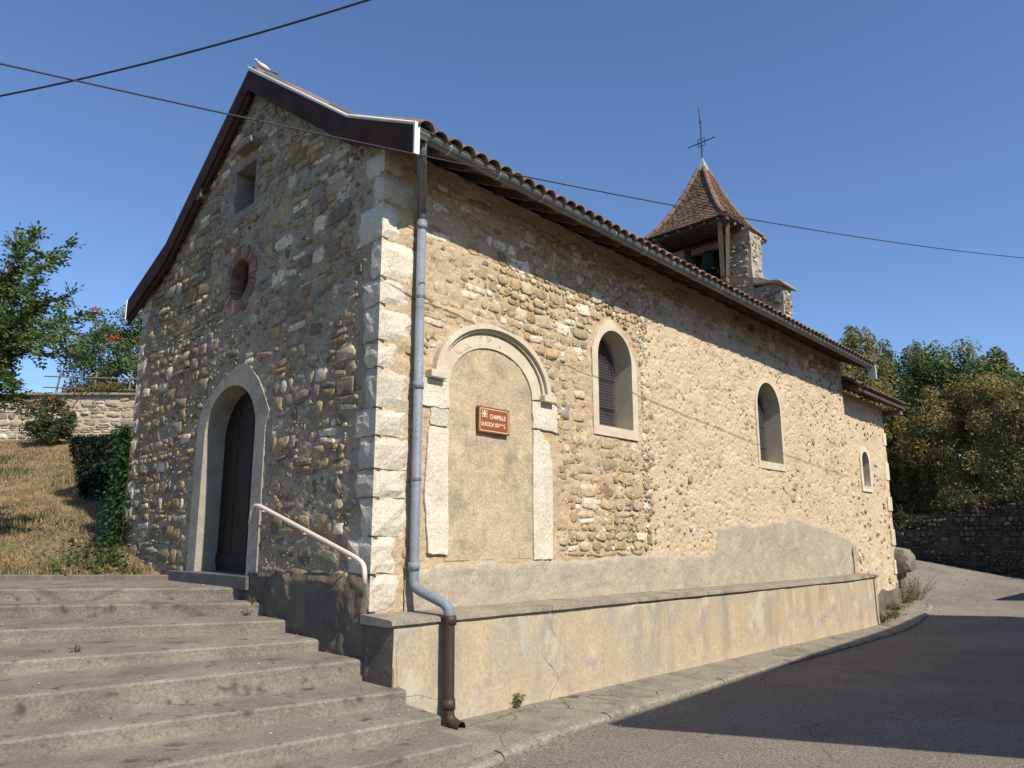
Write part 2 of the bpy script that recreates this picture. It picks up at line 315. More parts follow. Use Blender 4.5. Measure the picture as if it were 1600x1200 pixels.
# ------------------------------------------------------------------ lawn slope and hillside
def lawn_z(X, Y):
    return -0.62 + 0.285*(Y-11.35) + 0.05*fbm(X*.7, Y*.7, 5) - np.clip(11.5-Y, 0, 9)*0.02
grid(np.linspace(-24, 2, 130), np.linspace(11.34, 24.6, 70), lawn_z, 'lawn', MT['soil'], 'structure', lambda c: (lambda q: (q[0] < .3) | (q[1] > 7.0))(st_of(c[:, 0], c[:, 1])))
def hill_z(X, Y): return 4.1 + 0.075*(Y-24.3) + 0.4*fbm(X*.08, Y*.08, 4)
grid(np.linspace(-70, -4, 60), np.linspace(24.35, 120, 60), hill_z, 'hillside', MT['ground'])

# ------------------------------------------------------------------ rubble masonry
PAL = np.array([(.40, .315, .205), (.36, .265, .15), (.34, .295, .225), (.23, .195, .155), (.64, .59, .49), (.31, .20, .145), (.27, .265, .24), (.46, .385, .27), (.42, .31, .17)])
def rubble(u0, u1, z0, z1, inside, r, hr=(.09, .19), thin=.28, dmax=.045, pw=None, skip=.06, aspect=(.65, 1.9), sag=.05, k=0, tint=1.0):
    out = []; z = z0
    while z < z1:
        th = r.random() < thin; h = r.uniform(.035, .06) if th else r.uniform(*hr)
        u = u0 - r.random()*.2
        while u < u1:
            w = r.uniform(.16, .5) if th else h*r.uniform(*aspect)
            cu = u + w/2; cz0 = z + h/2 + sag*2*float(vn(cu*.55, z*.8, k)); u += w + r.uniform(.002, .022)
            parts = [(cz0, h)]
            if not th and h > .12 and r.random() < .32: e = r.uniform(.35, .65); parts = [(cz0 - h*(1-e)/2, h*e*.95), (cz0 + h*e/2, h*(1-e)*.95)]
            for cz, hh in parts:
                if r.random() < skip or not inside(cu, cz, w/2, hh/2): continue
                ci = r.choice(len(PAL), p=pw); c = PAL[ci]*r.uniform(.78, 1.15)*tint
                out.append((cu, cz, w*r.uniform(.88, 1.06), hh*r.uniform(.85, 1.08), dmax*r.uniform(.3, 1.0)*(.6 if th else 1), r.normal(0, .07), *c))
        z += h + r.uniform(.002, .014)
    return np.array(out)
NA = 8
def stone_mesh(S, f, r, base=-.02):
    n = len(S); th = np.arange(NA)/NA*2*np.pi; th = th[None] + r.uniform(-.2, .2, (n, NA)); p = np.where(r.random((n, 1)) < .22, r.uniform(2.2, 3.2, (n, 1)), r.uniform(5, 14, (n, 1)))
    rad = (np.abs(np.cos(th))**p + np.abs(np.sin(th))**p)**(-1/p) * r.uniform(.80, 1.04, (n, NA))
    x0 = rad*np.cos(th)*S[:, 2:3]/2; y0 = rad*np.sin(th)*S[:, 3:4]/2; ca, sa = np.cos(S[:, 5:6]), np.sin(S[:, 5:6])
    x = x0*ca - y0*sa; y = x0*sa + y0*ca; D = S[:, 4:5]; tx = r.uniform(-.5, .5, (n, 1)); ty = r.uniform(-.5, .5, (n, 1))
    rings = []
    for k, d in ((1.0, None), (.985, .72), (.86, 1.0), (0, .95)):
        xx = x*k; yy = y*k
        dd = np.full_like(x, base) if d is None else D*(d + tx*xx/S[:, 2:3] + ty*yy/S[:, 3:4]) + r.uniform(-.22, .22, x.shape)*D
        if k == 0: xx, yy, dd = xx[:, :1], yy[:, :1], dd[:, :1]
        rings.append(f(S[:, :1]+xx, S[:, 1:2]+yy, dd))
    V = np.concatenate(rings, 1); m = V.shape[1]; F = []
    for a in range(2):
        for i in range(NA):
            j = (i+1) % NA; F += [(a*NA+i, a*NA+j, (a+1)*NA+j), (a*NA+i, (a+1)*NA+j, (a+1)*NA+i)]
    for i in range(NA): F.append((2*NA+i, 2*NA+(i+1) % NA, 3*NA))
    return V, np.array(F), m
def place_stones(sets, limit, name='stone', joined='rubble_stones', material=None):
    """sets: (stones, frame, parent, score fn); the largest in view become objects, the rest one mesh per wall"""
    allv = []
    for si, (S, f, par) in enumerate(sets):
        V, F, m = stone_mesh(S, f, rng)
        c = V.mean(1); d = np.linalg.norm(c - np.array([0, 0, ZO]), axis=1); area = S[:, 2]*S[:, 3]/d**2
        col = np.repeat(S[:, None, 6:9], m, 1)
        allv.append([V, F, m, area, col, par])
    flat = sorted([(-A[3][i], si, i) for si, A in enumerate(allv) for i in range(len(A[3]))])
    top = set((si, i) for _, si, i in flat[:limit])
    for si, (V, F, m, ar, col, par) in enumerate(allv):
        rest = [i for i in range(len(V)) if (si, i) not in top]
        for i in range(len(V)):
            if (si, i) in top: mk(name, V[i], F, material or MT['stone'], par, col[i])
        if rest:
            VV = V[rest].reshape(-1, 3); FF = (F[None] + (np.arange(len(rest))*m)[:, None, None]).reshape(-1, 3)
            mk(joined, VV, FF, material or MT['stone'], par, col[rest].reshape(-1, 3), False, 'stuff')

def sheet(u0, u1, z0, z1, res, f, disp, name, m, parent, hole=None, top=None, bot=None, smooth=True):
    u = np.linspace(u0, u1, int((u1-u0)/res)+1); z = np.linspace(z0, z1, int((z1-z0)/res)+1); U, Z = np.meshgrid(u, z, indexing='ij')
    if top is not None: Z = np.minimum(Z, top(U))
    V = f(U, Z, disp(U, Z)).reshape(-1, 3); nz = len(z)
    i, j = np.meshgrid(np.arange(len(u)-1), np.arange(nz-1), indexing='ij'); a = (i*nz+j).ravel(); F = np.stack([a, a+nz, a+nz+1, a+1], -1)
    UZ = np.stack([U.ravel(), Z.ravel()], -1); c = UZ[F].mean(1); ok = (UZ[F][:, :, 1].max(1) - UZ[F][:, :, 1].min(1)) > 1e-5
    if hole is not None: ok &= ~hole(c[:, 0], c[:, 1])
    o = mk(name, V, F[ok], m, parent, None, smooth); return o

# roof profile over the entrance front (top of tiles)
RT = np.array([-.72, .58, 3.36, 6.12, 7.75]); RZ = np.array([4.17, 4.79, 6.72, 4.79, 4.17])
def roof_z(t): return np.interp(t, RT, RZ)
def arch_in(u, z, c, hw, zs, rise, z0): return (z > z0) & (np.abs(u-c) < hw) & ((z < zs) | (((u-c)/hw)**2 + ((z-zs)/rise)**2 < 1))
def f_hole(u, z, g=0.0):
    return arch_in(u, z, 3.43, .79+.1+g, 1.38, .66+.1+g, -.7) | (((u-3.45)**2+(z-3.55)**2) < (.42+g)**2) | ((np.abs(u-3.51) < .33+g) & (np.abs(z-4.97) < .37+g))
def s_hole(u, z, g=0.0):
    return arch_in(u, z, 4.405, .445+.05+g, 2.58, .45+.06+g, 1.5-g) | arch_in(u, z, 9.91, .56+g, 2.52, .56+g, 1.42-g) | arch_in(u, z, 1.75, .74+g, 1.75, .54+g, -.24-g)

chapel = thing('chapel', 'old rubble stone chapel with steep brown-edged gable and arched door above the steps', 'chapel', P(0, 0, -.7))
def disp_front(u, z): return 0.006 + 0.022*fbm(u*4, z*7, 1) + 0.016*vn(u*13, z*24, 4) + 0.008*vn(u*31, z*37, 9) + 0.025*fbm(u*.8, z*.8, 7)
fw = sheet(-.005, 7.2, -1.6, 6.7, .026, front, disp_front, 'front_wall', MT['mortar_front'], chapel, f_hole, lambda u: roof_z(u)-.16, None, False)
BND = 5.12
def disp_side(u, z):
    rough = 1/(1+np.exp(-(u-BND)*9))
    pits = -0.07*np.clip(vn(u*10+z*3, z*18-u*3, 3)+vn(u*29, z*34, 5)*.6-.19, 0, .4)
    return (1-rough)*(0.006 + 0.020*fbm(u*4, z*8, 2) + 0.016*vn(u*12, z*24, 6) + .008*vn(u*30, z*36, 8)) + rough*(0.020 + 0.013*fbm(u*5, z*6, 3) + .010*vn(u*23, z*27, 12) + .009*vn(u*47, z*52, 14) + pits) + 0.03*fbm(u*.6, z*.7, 8)
sw = sheet(.0, BND+.02, -1.2, 4.32, .024, side, disp_side, 'side_wall', MT['mortar_side'], chapel, s_hole, None, None, False)
swr = sheet(BND, 14.52, -1.2, 4.32, .018, side, disp_side, 'rendered_wall', MT['render'], chapel, s_hole, None, None, False)
# grey cement band above the low wall, with the tall patch under the far windows
def cem_top(u): return np.interp(u, [0.4, 3, 4.9, 6.8, 7.25, 7.4, 11.0, 13.2, 14.4], [-.27, -.27, -.22, -.3, -.28, .2, .40, .12, -.1]) + .07*fbm(u*3, u*0+2, 3) + .03*vn(u*19, u*0+5, 3)
sheet(.42, 14.45, -1.1, .6, .026, side, lambda u, z: disp_side(u, z)*.5 + .024 + .010*fbm(u*5, z*5, 6) - .03*np.clip((z-cem_top(u)+.05)/.05, 0, 1), 'cement_band', MT['cement'], chapel, None, cem_top)
b = MB(); b.box((.75, .02, -2.3), (14.5, 7.15, 3.9), lambda x, y, z: P(x, y+.55*(y < 1), z)); b.mk('core_wall', MT['cement'], chapel)
mb = MB(); mb.prism([(0.0, 2.0), (14.5, 2.0), (14.5, -2.3), (0, -2.3)], 0, 0.02, lambda u, z, d: P(u, 7.2+d, z)); mb.prism([(0.0, 2.0), (14.5, 2.0), (14.5, 4.2), (0, 4.2)], 0, 0.02, lambda u, z, d: P(u, 7.2+d, z)); mb.mk('far_side_wall', MT['mortar_front'], chapel)
# quoins of the near corner
qz = [4.22, 3.94, 3.60, 3.18, 2.74, 2.44, 2.04, 1.75, 1.32, 1.03, .69, .40, .01, -.36, -.72]
qs = [.30, .42, .24, .50, .36, .46, .26, .42, .40, .46, .40, .44, .30, .38, .42]; qf = [.40, .22, .46, .22, .36, .30, .28, .24, .42, .32, .36, .24, .44, .22, .4]
def quoin(u_front, u_side, z0, z1, corner_s=0., corner_t=0., sx=1, out=.034, name='quoin', m='lime', par=None):
    # an L of dressed stone wrapped round a corner, faces roughened
    r = rng; mb = MB(); n = 5
    def face(fr, L, flip):
        uu = np.linspace(0, L, n); zz = np.linspace(z0+.008, z1-.008, n); U, Z = np.meshgrid(uu, zz, indexing='ij')
        e = np.minimum(np.minimum(U+.12, L-U), np.minimum(Z-z0, z1-Z)); D = out*(1-np.exp(-np.clip(e, 0, 1)*26)) + r.uniform(-.010, .010, U.shape)
        U2 = U + np.where((U > L-1e-6), r.uniform(-.05, .03, U.shape), 0); Z = Z + np.where((Z < z0+.01) | (Z > z1-.01), r.uniform(-.012, .012, U.shape), 0)*(U > .02)
        D[0, :] = out
        V = fr(U2, Z, D).reshape(-1, 3); F = []
        for i in range(n-1):
            for j in range(n-1): F.append((i*n+j, (i+1)*n+j, (i+1)*n+j+1, i*n+j+1))
        mb.add(V, F)
        E0 = fr(U2, Z, np.full_like(U, -.06)).reshape(n, n, 3); G = V.reshape(n, n, 3)
        for A, B in ((G[:, 0], E0[:, 0]), (G[:, -1], E0[:, -1]), (G[-1, :], E0[-1, :])):
            mb.add(np.concatenate([A, B]), [(i, i+1, n+i+1, n+i) for i in range(n-1)])
    if u_front: face(lambda U, Z, D: P(corner_s-D*1.0, corner_t+(U-out)*sx, Z), u_front, 0)
    if u_side: face(lambda U, Z, D: P(corner_s+U-out, corner_t-D*sx, Z), u_side, 1)
    return mb.mk(name, MT[m], par or chapel)
for i in range(len(qz)-1): quoin(qf[i]+.03, qs[i]+.03, qz[i+1], qz[i])
z = 4.3
while z > .3:
    h = random.uniform(.26, .45); quoin(random.choice((.22, .4)), .1, z-h, z, 0, 7.2, -1); z -= h
# masonry of the two visible nave walls
def in_front(u, z, w, h):
    if z+h > roof_z(u-w)-.2 or z+h > roof_z(u+w)-.2 or u+w > 7.0: return False
    if z < -.42 and u < 2.4: return False
    for i in range(len(qz)-1):
        if qz[i+1]-.02 < z < qz[i]+.02 and u-w < qf[i]+.02: return False
    if arch_in(u, z, 3.4, 1.09+w, 1.5, .75+h, -2): return False
    if (u-3.45)**2+(z-3.55)**2 < (.57+max(w, h)*.8)**2: return False
    if abs(u-3.51) < .36+w and abs(z-4.97) < .4+h: return False
    return True
def plastered(u, z): return (fbm(u*.9, z*.9, 21) > .28) or (1.9 < z < 3.0 and 2.3 < u < 4.3 and fbm(u*1.5, z*1.5, 22) > -.15)
r1 = np.random.default_rng(11)
S1 = rubble(.1, 7.1, -.95, 6.6, lambda u, z, w, h: in_front(u, z, w, h) and not (plastered(u, z) and r1.random() < .75), r1, hr=(.085, .25), thin=.30, dmax=.04, pw=[.20, .13, .27, .14, .12, .03, .06, .04, .01], k=1, aspect=(.6, 2.6), tint=np.array([1.16, 1.10, .99]))
def in_side(u, z, w, h):
    if (u+w > BND+.05 and z-h < 3.62+.35*float(fbm(u*.8, u*0+1.5, 30))) or u > 14.3 or z+h > 4.2 or z-h < -.26: return False
    for i in range(len(qz)-1):
        if qz[i+1]-.02 < z < qz[i]+.02 and u-w < qs[i]+.02: return False
    if arch_in(u, z, 1.76, 1.02+w, 1.75, .78+h, -.4): return False
    if abs(u-.85) < .22+w and z < 1.85: return False
    if abs(u-2.68) < .3+w and z < 1.75: return False
    if arch_in(u, z, 4.4, .62+w, 2.58, .64+h, 1.42-h): return False
    return True
r2 = np.random.default_rng(12)
S2 = rubble(.2, 14.4, -.25, 4.2, in_side, r2, hr=(.07, .19), thin=.28, dmax=.03, pw=[.31, .13, .11, .01, .14, .02, .01, .23, .04], k=2, aspect=(.65, 2.6), tint=np.array([1.24, 1.20, 1.12]))
S2[:, 4] += np.where(S2[:, 0] > BND, .02, 0)
# stones that show through the render
S3 = []
r3 = np.random.default_rng(13)
for _ in range(1700):
    u = r3.uniform(BND+.02, 14.45); z = r3.uniform(-.2, 4.1)
    if s_hole(np.array(u), np.array(z), .22) or z < cem_top(np.array(u))+.08: continue
    if r3.random() < .25 and u > 5.45: u = BND + abs(r3.normal(0, .14)) 
    big = r3.random() < .12; w = r3.uniform(.08, .15) if big else r3.uniform(.02, .07); c = PAL[r3.choice(len(PAL), p=[.28, .1, .05, .0, .30, .03, .01, .22, .01])]*r3.uniform(.9, 1.15)
    S3.append((u, z, w*r3.uniform(.9, 1.4), w*r3.uniform(.7, 1.3), r3.uniform(.021, .034), r3.normal(0, .4), *c))
S3 = np.array(S3)
def chips(n, u0, u1, z0, z1, inside, r, pw, tint=1.0, off=0.):
    out = []
    for _ in range(n):
        u = r.uniform(u0, u1); z = r.uniform(z0, z1); w = r.uniform(.03, .10); h = w*r.uniform(.35, .9)
        if not inside(u, z, w/2, h/2): continue
        out.append((u, z, w, h, off + r.uniform(.012, .034), r.normal(0, .25), *(PAL[r.choice(len(PAL), p=pw)]*r.uniform(.75, 1.1)*tint)))
    return np.array(out)
K1 = chips(5200, .1, 7.1, -.9, 6.6, in_front, r1, [.25, .12, .34, .16, .07, .02, .02, .02, 0], np.array([1.16, 1.1, .98]))
K1[:, 4] *= .75
K2 = chips(3000, .2, 5.2, -.25, 4.2, in_side, r2, [.34, .12, .12, .01, .12, .01, .01, .25, .02], 1.22)
K2[:, 4] *= .6
def join(A, B): return np.concatenate([A, B])
place_stones([(join(S1, K1), front, fw), (join(S2, K2), side, sw), (S3, side, swr)], 300)

# ---- door
def arch_pts(c, hw, zs, rise, z0, n=18):
    a = np.linspace(0, np.pi, n); return np.concatenate([[(c+hw, z0)], np.stack([c+hw*np.cos(a), zs+rise*np.sin(a)], -1), [(c-hw, z0)]])
def ray_poly(c, d, poly):
    best = None
    for a, b in zip(poly, poly[1:]+poly[:1]):
        e = (b[0]-a[0], b[1]-a[1]); den = d[0]*e[1]-d[1]*e[0]
        if abs(den) < 1e-9: continue
        k = ((a[0]-c[0])*e[1]-(a[1]-c[1])*e[0])/den; m = ((a[0]-c[0])*d[1]-(a[1]-c[1])*d[0])/den
        if k > 0 and -1e-6 <= m <= 1+1e-6 and (best is None or k > best): best = k
    best = best or 1.2; return (c[0]+d[0]*best, c[1]+d[1]*best)
inner = arch_pts(3.43, .775, 1.38, .65, -.5)
n = len(inner); outer = inner.copy(); cc = 3.40
for i in range(n):
    u, z = inner[i]
    if z <= 1.381: outer[i] = (u + (.27 if u > 3.43 else -.27), z)
    else:
        outer[i] = ray_poly((3.43, 1.38), (u-3.43, z-1.38), [(4.47, 1.30), (4.47, 1.5), (4.36, 1.84), (3.75, 2.16), (3.2, 2.31), (2.98, 2.28), (2.6, 1.96), (2.30, 1.56), (2.38, 1.30)])
dr = MB(); dr.prism([(2.6, -.5), (4.3, -.5), (4.3, 2.1), (2.6, 2.1)], -.34, -.30, front); dp = dr.mk('door', MT['door'], chapel)
for k in range(7):
    u0 = 2.66 + k*.222; mb = MB(); mb.prism([(u0, -.46), (u0+.212, -.46), (u0+.212, 2.05), (u0, 2.05)], -.30, -.28+.004*(k % 2), front); mb.mk('plank', MT['door'], dp)
mb = MB(); mb.prism([(2.66, -.36), (4.2, -.36), (4.2, -.22), (2.66, -.22)], -.275, -.262, front); mb.mk('rail', MT['door'], dp)
mb = MB(); mb.tube([front(2.86, .5, -.27), front(2.86, .5, -.22)], .035, 10); mb.mk('door_knob', MT['iron'], dp)
cuts = [0, 1, 2, n//2, n-2, n-1]
segs = [(0, 1), (1, n//2), (n//2, n-2), (n-2, n-1)]
surr = dp
for a_, b_ in segs:
    mb = MB(); mb.band(inner[a_:b_+1], outer[a_:b_+1], -.32, .035, front); mb.mk('surround_block', MT['dressed_door'], surr)
mb = MB(); mb.prism([(2.42, -.62), (4.85, -.62), (4.85, -.455), (2.42, -.455)], -.3, .14, front); mb.mk('threshold', MT['slab'], chapel, bevel=.012)
# ---- brick oculus
oc = MB(); a = np.arange(24)/24*2*np.pi
oc.prism(np.stack([3.45+.33*np.cos(a), 3.55+.33*np.sin(a)], -1), -.19, -.17, front); ocw = oc.mk('oculus_window', MT['glass'], chapel)
for k in range(34):
    a0 = k/34*2*np.pi; a1 = (k+.9)/34*2*np.pi; ro = .49 + random.uniform(-.05, .03)
    mb = MB(); mb.prism([(3.45+r_*math.cos(x), 3.55+r_*math.sin(x)) for r_, x in ((.30, a0), (ro, a0), (ro, a1), (.30, a1))], -.18, .02+random.uniform(0, .022), front); mb.mk('brick', MT['brick'], ocw)
for k in (-1, 0, 1):
    mb = MB(); mb.bar(front(3.45+k*.14, 3.26, -.12), front(3.45+k*.14, 3.84, -.12), .018, .018); mb.mk('bar', MT['iron'], ocw)
# ---- slit window high in the gable
mb = MB(); mb.prism([(3.15, 4.55), (3.9, 4.55), (3.9, 5.4), (3.15, 5.4)], -.44, -.40, front); slit = mb.mk('slit_window', MT['iron'], chapel)
for nm, poly in (('jamb', [(3.82, 4.6), (3.93, 4.6), (3.93, 5.30), (3.82, 5.30)]), ('jamb', [(3.1, 4.6), (3.2, 4.6), (3.2, 5.30), (3.1, 5.30)]), ('sill', [(3.05, 4.5), (3.98, 4.5), (3.98, 4.63), (3.05, 4.63)]), ('lintel', [(3.0, 5.305), (4.03, 5.305), (4.0, 5.42), (3.03, 5.42)])):
    mb = MB(); mb.prism(poly, -.41, .018 if nm != 'jamb' else .012, front); mb.mk(nm, MT['old_stone'], slit, bevel=.01)
mb = MB(); mb.prism([(3.08, 5.47), (3.62, 5.47), (3.55, 5.60), (3.12, 5.58)], -.1, .17, front); mb.mk('drip_stone', MT['boulder'], chapel, bevel=.02)
mb = MB(); mb.prism([(4.82, 5.22), (5.06, 5.22), (5.06, 5.42), (4.82, 5.42)], -.1, .14, front); mb.mk('corbel_stone', MT['boulder'], chapel, bevel=.02)
# ---- footing under the handrail
sheet(-.02, 2.52, -1.35, -.34, .03, front, lambda u, z: (.075 + .05*fbm(u*3, z*3, 12) + .02*fbm(u*12, z*12, 13))*np.clip((u+.02)/.05, 0, 1) - .05*np.clip((z+.46)/.12, 0, 1), 'footing', MT['footing'], chapel, None, lambda u: -.36 - .05*np.clip(u, 0, 3)/2.5 + .03*vn(u*5, u*0))

# ---- blocked arch in the side wall
def ell(c, hw, zs, rise, n=22): a = np.linspace(0, np.pi, n); return np.stack([c+hw*np.cos(a), zs+rise*np.sin(a)], -1)
blind = sheet(1.0, 2.5, -.25, 2.35, .03, side, lambda u, z: .006 + .012*fbm(u*6, z*6, 15), 'blocked_arch', MT['infill'], chapel, lambda u, z: ~arch_in(u, z, 1.755, .755, 1.75, .55, -1))
V0 = ell(1.755, .735, 1.73, .53); V1 = ell(1.765, .905, 1.76, .655)
for k in range(3):
    i0, i1 = k*7, k*7+8
    mb = MB(); mb.band(V0[i0:i1], V1[i0:i1], -.03, .024, side); mb.mk('voussoir', MT['dressed'], blind)
for (h0, h1, r0, r1_, d) in ((.90, .955, .655, .70, .055), (.95, 1.03, .695, .755, .10)):
    mb = MB(); mb.band(ell(1.77, h0, 1.79, r0, 26), ell(1.77, h1, 1.79, r1_, 26), -.02, d, side); mb.mk('moulding', MT['dressed'], blind)
for poly, d in (([(.66, 1.74), (.90, 1.74), (.90, 1.83), (.66, 1.83)], .12), ([(2.64, 1.72), (2.88, 1.72), (2.88, 1.81), (2.64, 1.81)], .12)):
    mb = MB(); mb.prism(poly, -.02, d, side); mb.mk('moulding_stop', MT['dressed'], blind, bevel=.012)
def block(poly, d, par, m='lime', name='jamb_stone'):
    poly = np.array(poly, float); n = len(poly); Q = []
    for i in range(n):
        for k in range(4): Q.append(poly[i]*(1-k/4) + poly[(i+1) % n]*k/4 + rng.normal(0, .007, 2))
    mb = MB(); mb.prism(Q, -.04, d, side); return mb.mk(name, MT[m], par, bevel=.008)
block([(.60, 1.43), (1.01, 1.43), (1.01, 1.735), (.60, 1.735)], .035, blind)
block([(.74, 1.22), (1.01, 1.22), (1.01, 1.415), (.74, 1.415)], .025, blind)
block([(.74, -.16), (1.04, -.2), (1.02, .45), (1.015, 1.205), (.72, 1.205), (.69, .8), (.68, .4)], .03, blind)
block([(2.485, 1.37), (3.0, 1.35), (2.99, 1.715), (2.485, 1.715)], .035, blind)
block([(2.50, -.27), (2.88, -.27), (2.89, .9), (2.84, 1.18), (2.66, 1.34), (2.50, 1.34)], .03, blind)

# ---- arched windows
def window(c, hw, zs, rise, z0, outer, depth, f, label, m='dressed', lead=True):
    inn = arch_pts(c, hw, zs, rise, z0, 20); mb = MB()
    mb.prism(inn*1.0, -depth-.03, -depth, f); w = mb.mk('arched_window', MT['glass'], chapel)
    w['label'] = label
    mb = MB(); mb.band(inn, outer(inn), -depth-.01, .035, f); mb.mk('surround', MT[m], w)
    mb = MB(); o = outer(inn); x0, x1 = o[:, 0].min(), o[:, 0].max()
    mb.add(np.concatenate([f(np.array([x0, x1, x1, x0]), np.array([z0-.14]*2+[z0]*2), np.full(4, .04)), f(np.array([x0, x1, x1, x0]), np.array([z0-.14]*2+[z0+.03]*2), np.full(4, -depth))]), [(0,1,2,3),(7,6,5,4),(0,4,5,1),(1,5,6,2),(2,6,7,3),(3,7,4,0)]); mb.mk('sill', MT[m], w)
    gm = MB(); st = .045
    for k in range(int(2*hw/st)+1):
        u = c-hw+k*st; e = max(0, 1-((u-c)/hw)**2); gm.bar(f(u, z0, -depth+.05), f(u, zs+rise*math.sqrt(e), -depth+.05), .004, .004)
    z = z0
    while z < zs+rise-.02:
        x = hw if z < zs else hw*math.sqrt(max(0, 1-((z-zs)/rise)**2)); gm.bar(f(c-x, z, -depth+.05), f(c+x, z, -depth+.05), .004, .004); z += st
    gm.mk('wire_grille', MT['wire'], w)
    for q in (.0,):
        mb = MB(); mb.bar(f(c+q, z0, -depth+.02), f(c+q, zs+rise, -depth+.02), .03, .03); mb.mk('mullion', MT['iron'], w)
    for zz in (z0+.35, z0+.8):
        mb = MB(); mb.bar(f(c-hw, zz, -depth+.02), f(c+hw, zz, -depth+.02), .02, .02); mb.mk('bar', MT['iron'], w)
    return w
def out1(i):
    o = i.copy()
    for k, (u, z) in enumerate(i):
        if z <= 2.581: o[k, 0] = u + (.14 if u > 4.4 else -.14)
        else:
            o[k] = ray_poly((4.405, 2.58), (u-4.405, z-2.58), [(3.80, 2.5), (3.82, 2.68), (3.98, 2.98), (4.31, 3.22), (4.72, 2.95), (4.99, 2.62), (4.99, 2.5)])
    return o
def outk(c, e): return lambda i: np.stack([i[:, 0] + np.where(i[:, 1] > i[0, 1]+.01, (i[:, 0]-c)/np.abs(i[:, 0]-c+1e-6).clip(1e-3)*0, 0) + np.sign(i[:, 0]-c)*e*np.minimum(1, np.abs(i[:, 0]-c)/.25), i[:, 1] + np.where(i[:, 1] > i[0, 1]+.01, e*np.clip(1-np.abs(i[:, 0]-c)/(np.abs(i[0, 0]-c)), 0, 1)**.5, 0)], -1)
window(4.405, .445, 2.58, .45, 1.57, out1, .33, side, 'arched window with pale pointed stone surround')
window(9.91, .55, 2.52, .55, 1.46, outk(9.91, .09), .36, side, 'arched window flush in the rough render')
choir_side = lambda u, z, d: P(u, .12-np.asarray(d), z)
window(16.14, .28, 1.92, .28, 1.30, outk(16.14, .15), .25, choir_side, 'small arched window with white surround', 'lime')

# ---- choir
def c_hole(u, z): return arch_in(u, z, 16.14, .30, 1.92, .30, 1.28)
cw = sheet(14.45, 18.12, -2.1, 3.62, .03, choir_side, lambda u, z: disp_side(u+3, z) - .01, 'choir_wall', MT['render'], chapel, c_hole, None, None, False)
mb = MB(); mb.prism([(0, -2.2), (6.6, -2.2), (6.6, 3.6), (0, 3.6)], 0, .02, lambda u, z, d: P(18.12-np.asarray(d), .12+u, z)); mb.mk('choir_end_wall', MT['render'], chapel)
S4 = []
for _ in range(150):
    u = r3.uniform(14.6, 18.0); z = r3.uniform(-1.3, 3.4)
    if c_hole(np.array(u), np.array(z)) or abs(u-16.14) < .5 and 1.1 < z < 2.5: continue
    w = r3.uniform(.04, .12); S4.append((u, z, w*1.2, w, r3.uniform(.02, .04), r3.normal(0, .4), *(PAL[r3.choice([4, 7, 0])])))
V_, F_, m_ = stone_mesh(np.array(S4), choir_side, rng)
mk('rubble_stones', V_.reshape(-1, 3), (F_[None]+(np.arange(len(V_))*m_)[:, None, None]).reshape(-1, 3), MT['stone'], cw, np.repeat(np.array(S4)[:, None, 6:9], m_, 1).reshape(-1, 3), False, 'stuff')
z = 3.3
for k in range(12):
    h = random.uniform(.3, .5); 
    if k % 2: 
        mb = MB(); L_ = random.uniform(.2, .4); mb.prism([(18.13-L_, z-h), (18.14, z-h), (18.14, z), (18.13-L_, z)], -.05, .04, choir_side); mb.mk('quoin', MT['lime'], chapel, bevel=.02)
    z -= h

# ------------------------------------------------------------------ roofs
def tile_mesh(L=.44, r0=.105, r1=.085, th=.016, n=7):
    a = np.linspace(0, np.pi, n); V = []
    for (y, r) in ((0, r0), (L, r1)):
        for rr in (r, r-th): V += [(rr*math.cos(x), y, rr*math.sin(x)*.85) for x in a]
    F = []
    for i in range(n-1): F += [(i, i+1, 2*n+i+1, 2*n+i), (n+i, 3*n+i, 3*n+i+1, n+i+1), (i, n+i, n+i+1, i+1)]
    F += [(0, 2*n, 3*n, n), (n-1, 2*n-1, 4*n-1, 3*n-1)]
    return np.array(V), F
TV, TF = tile_mesh(); tile_me = mesh_data('clay_tile', TV, TF, MT['tile'], None, True)
roof_b = MB()
for (t0, t1) in ((0, 1), (1, 2), (2, 3), (3, 4)):
    A = [(RT[t0], RZ[t0]), (RT[t1], RZ[t1])]
    roof_b.add(np.concatenate([P(np.array([-.10, 14.72, 14.72, -.10]), np.array([A[0][0], A[0][0], A[1][0], A[1][0]]), np.array([A[0][1], A[0][1], A[1][1], A[1][1]])-.05),
                               P(np.array([-.10, 14.72, 14.72, -.10]), np.array([A[0][0], A[0][0], A[1][0], A[1][0]]), np.array([A[0][1], A[0][1], A[1][1], A[1][1]])-.08)]), [(0,1,2,3),(7,6,5,4),(0,4,5,1),(1,5,6,2),(2,6,7,3),(3,7,4,0)])
roof = roof_b.mk('roof', MT['rafter'], chapel)
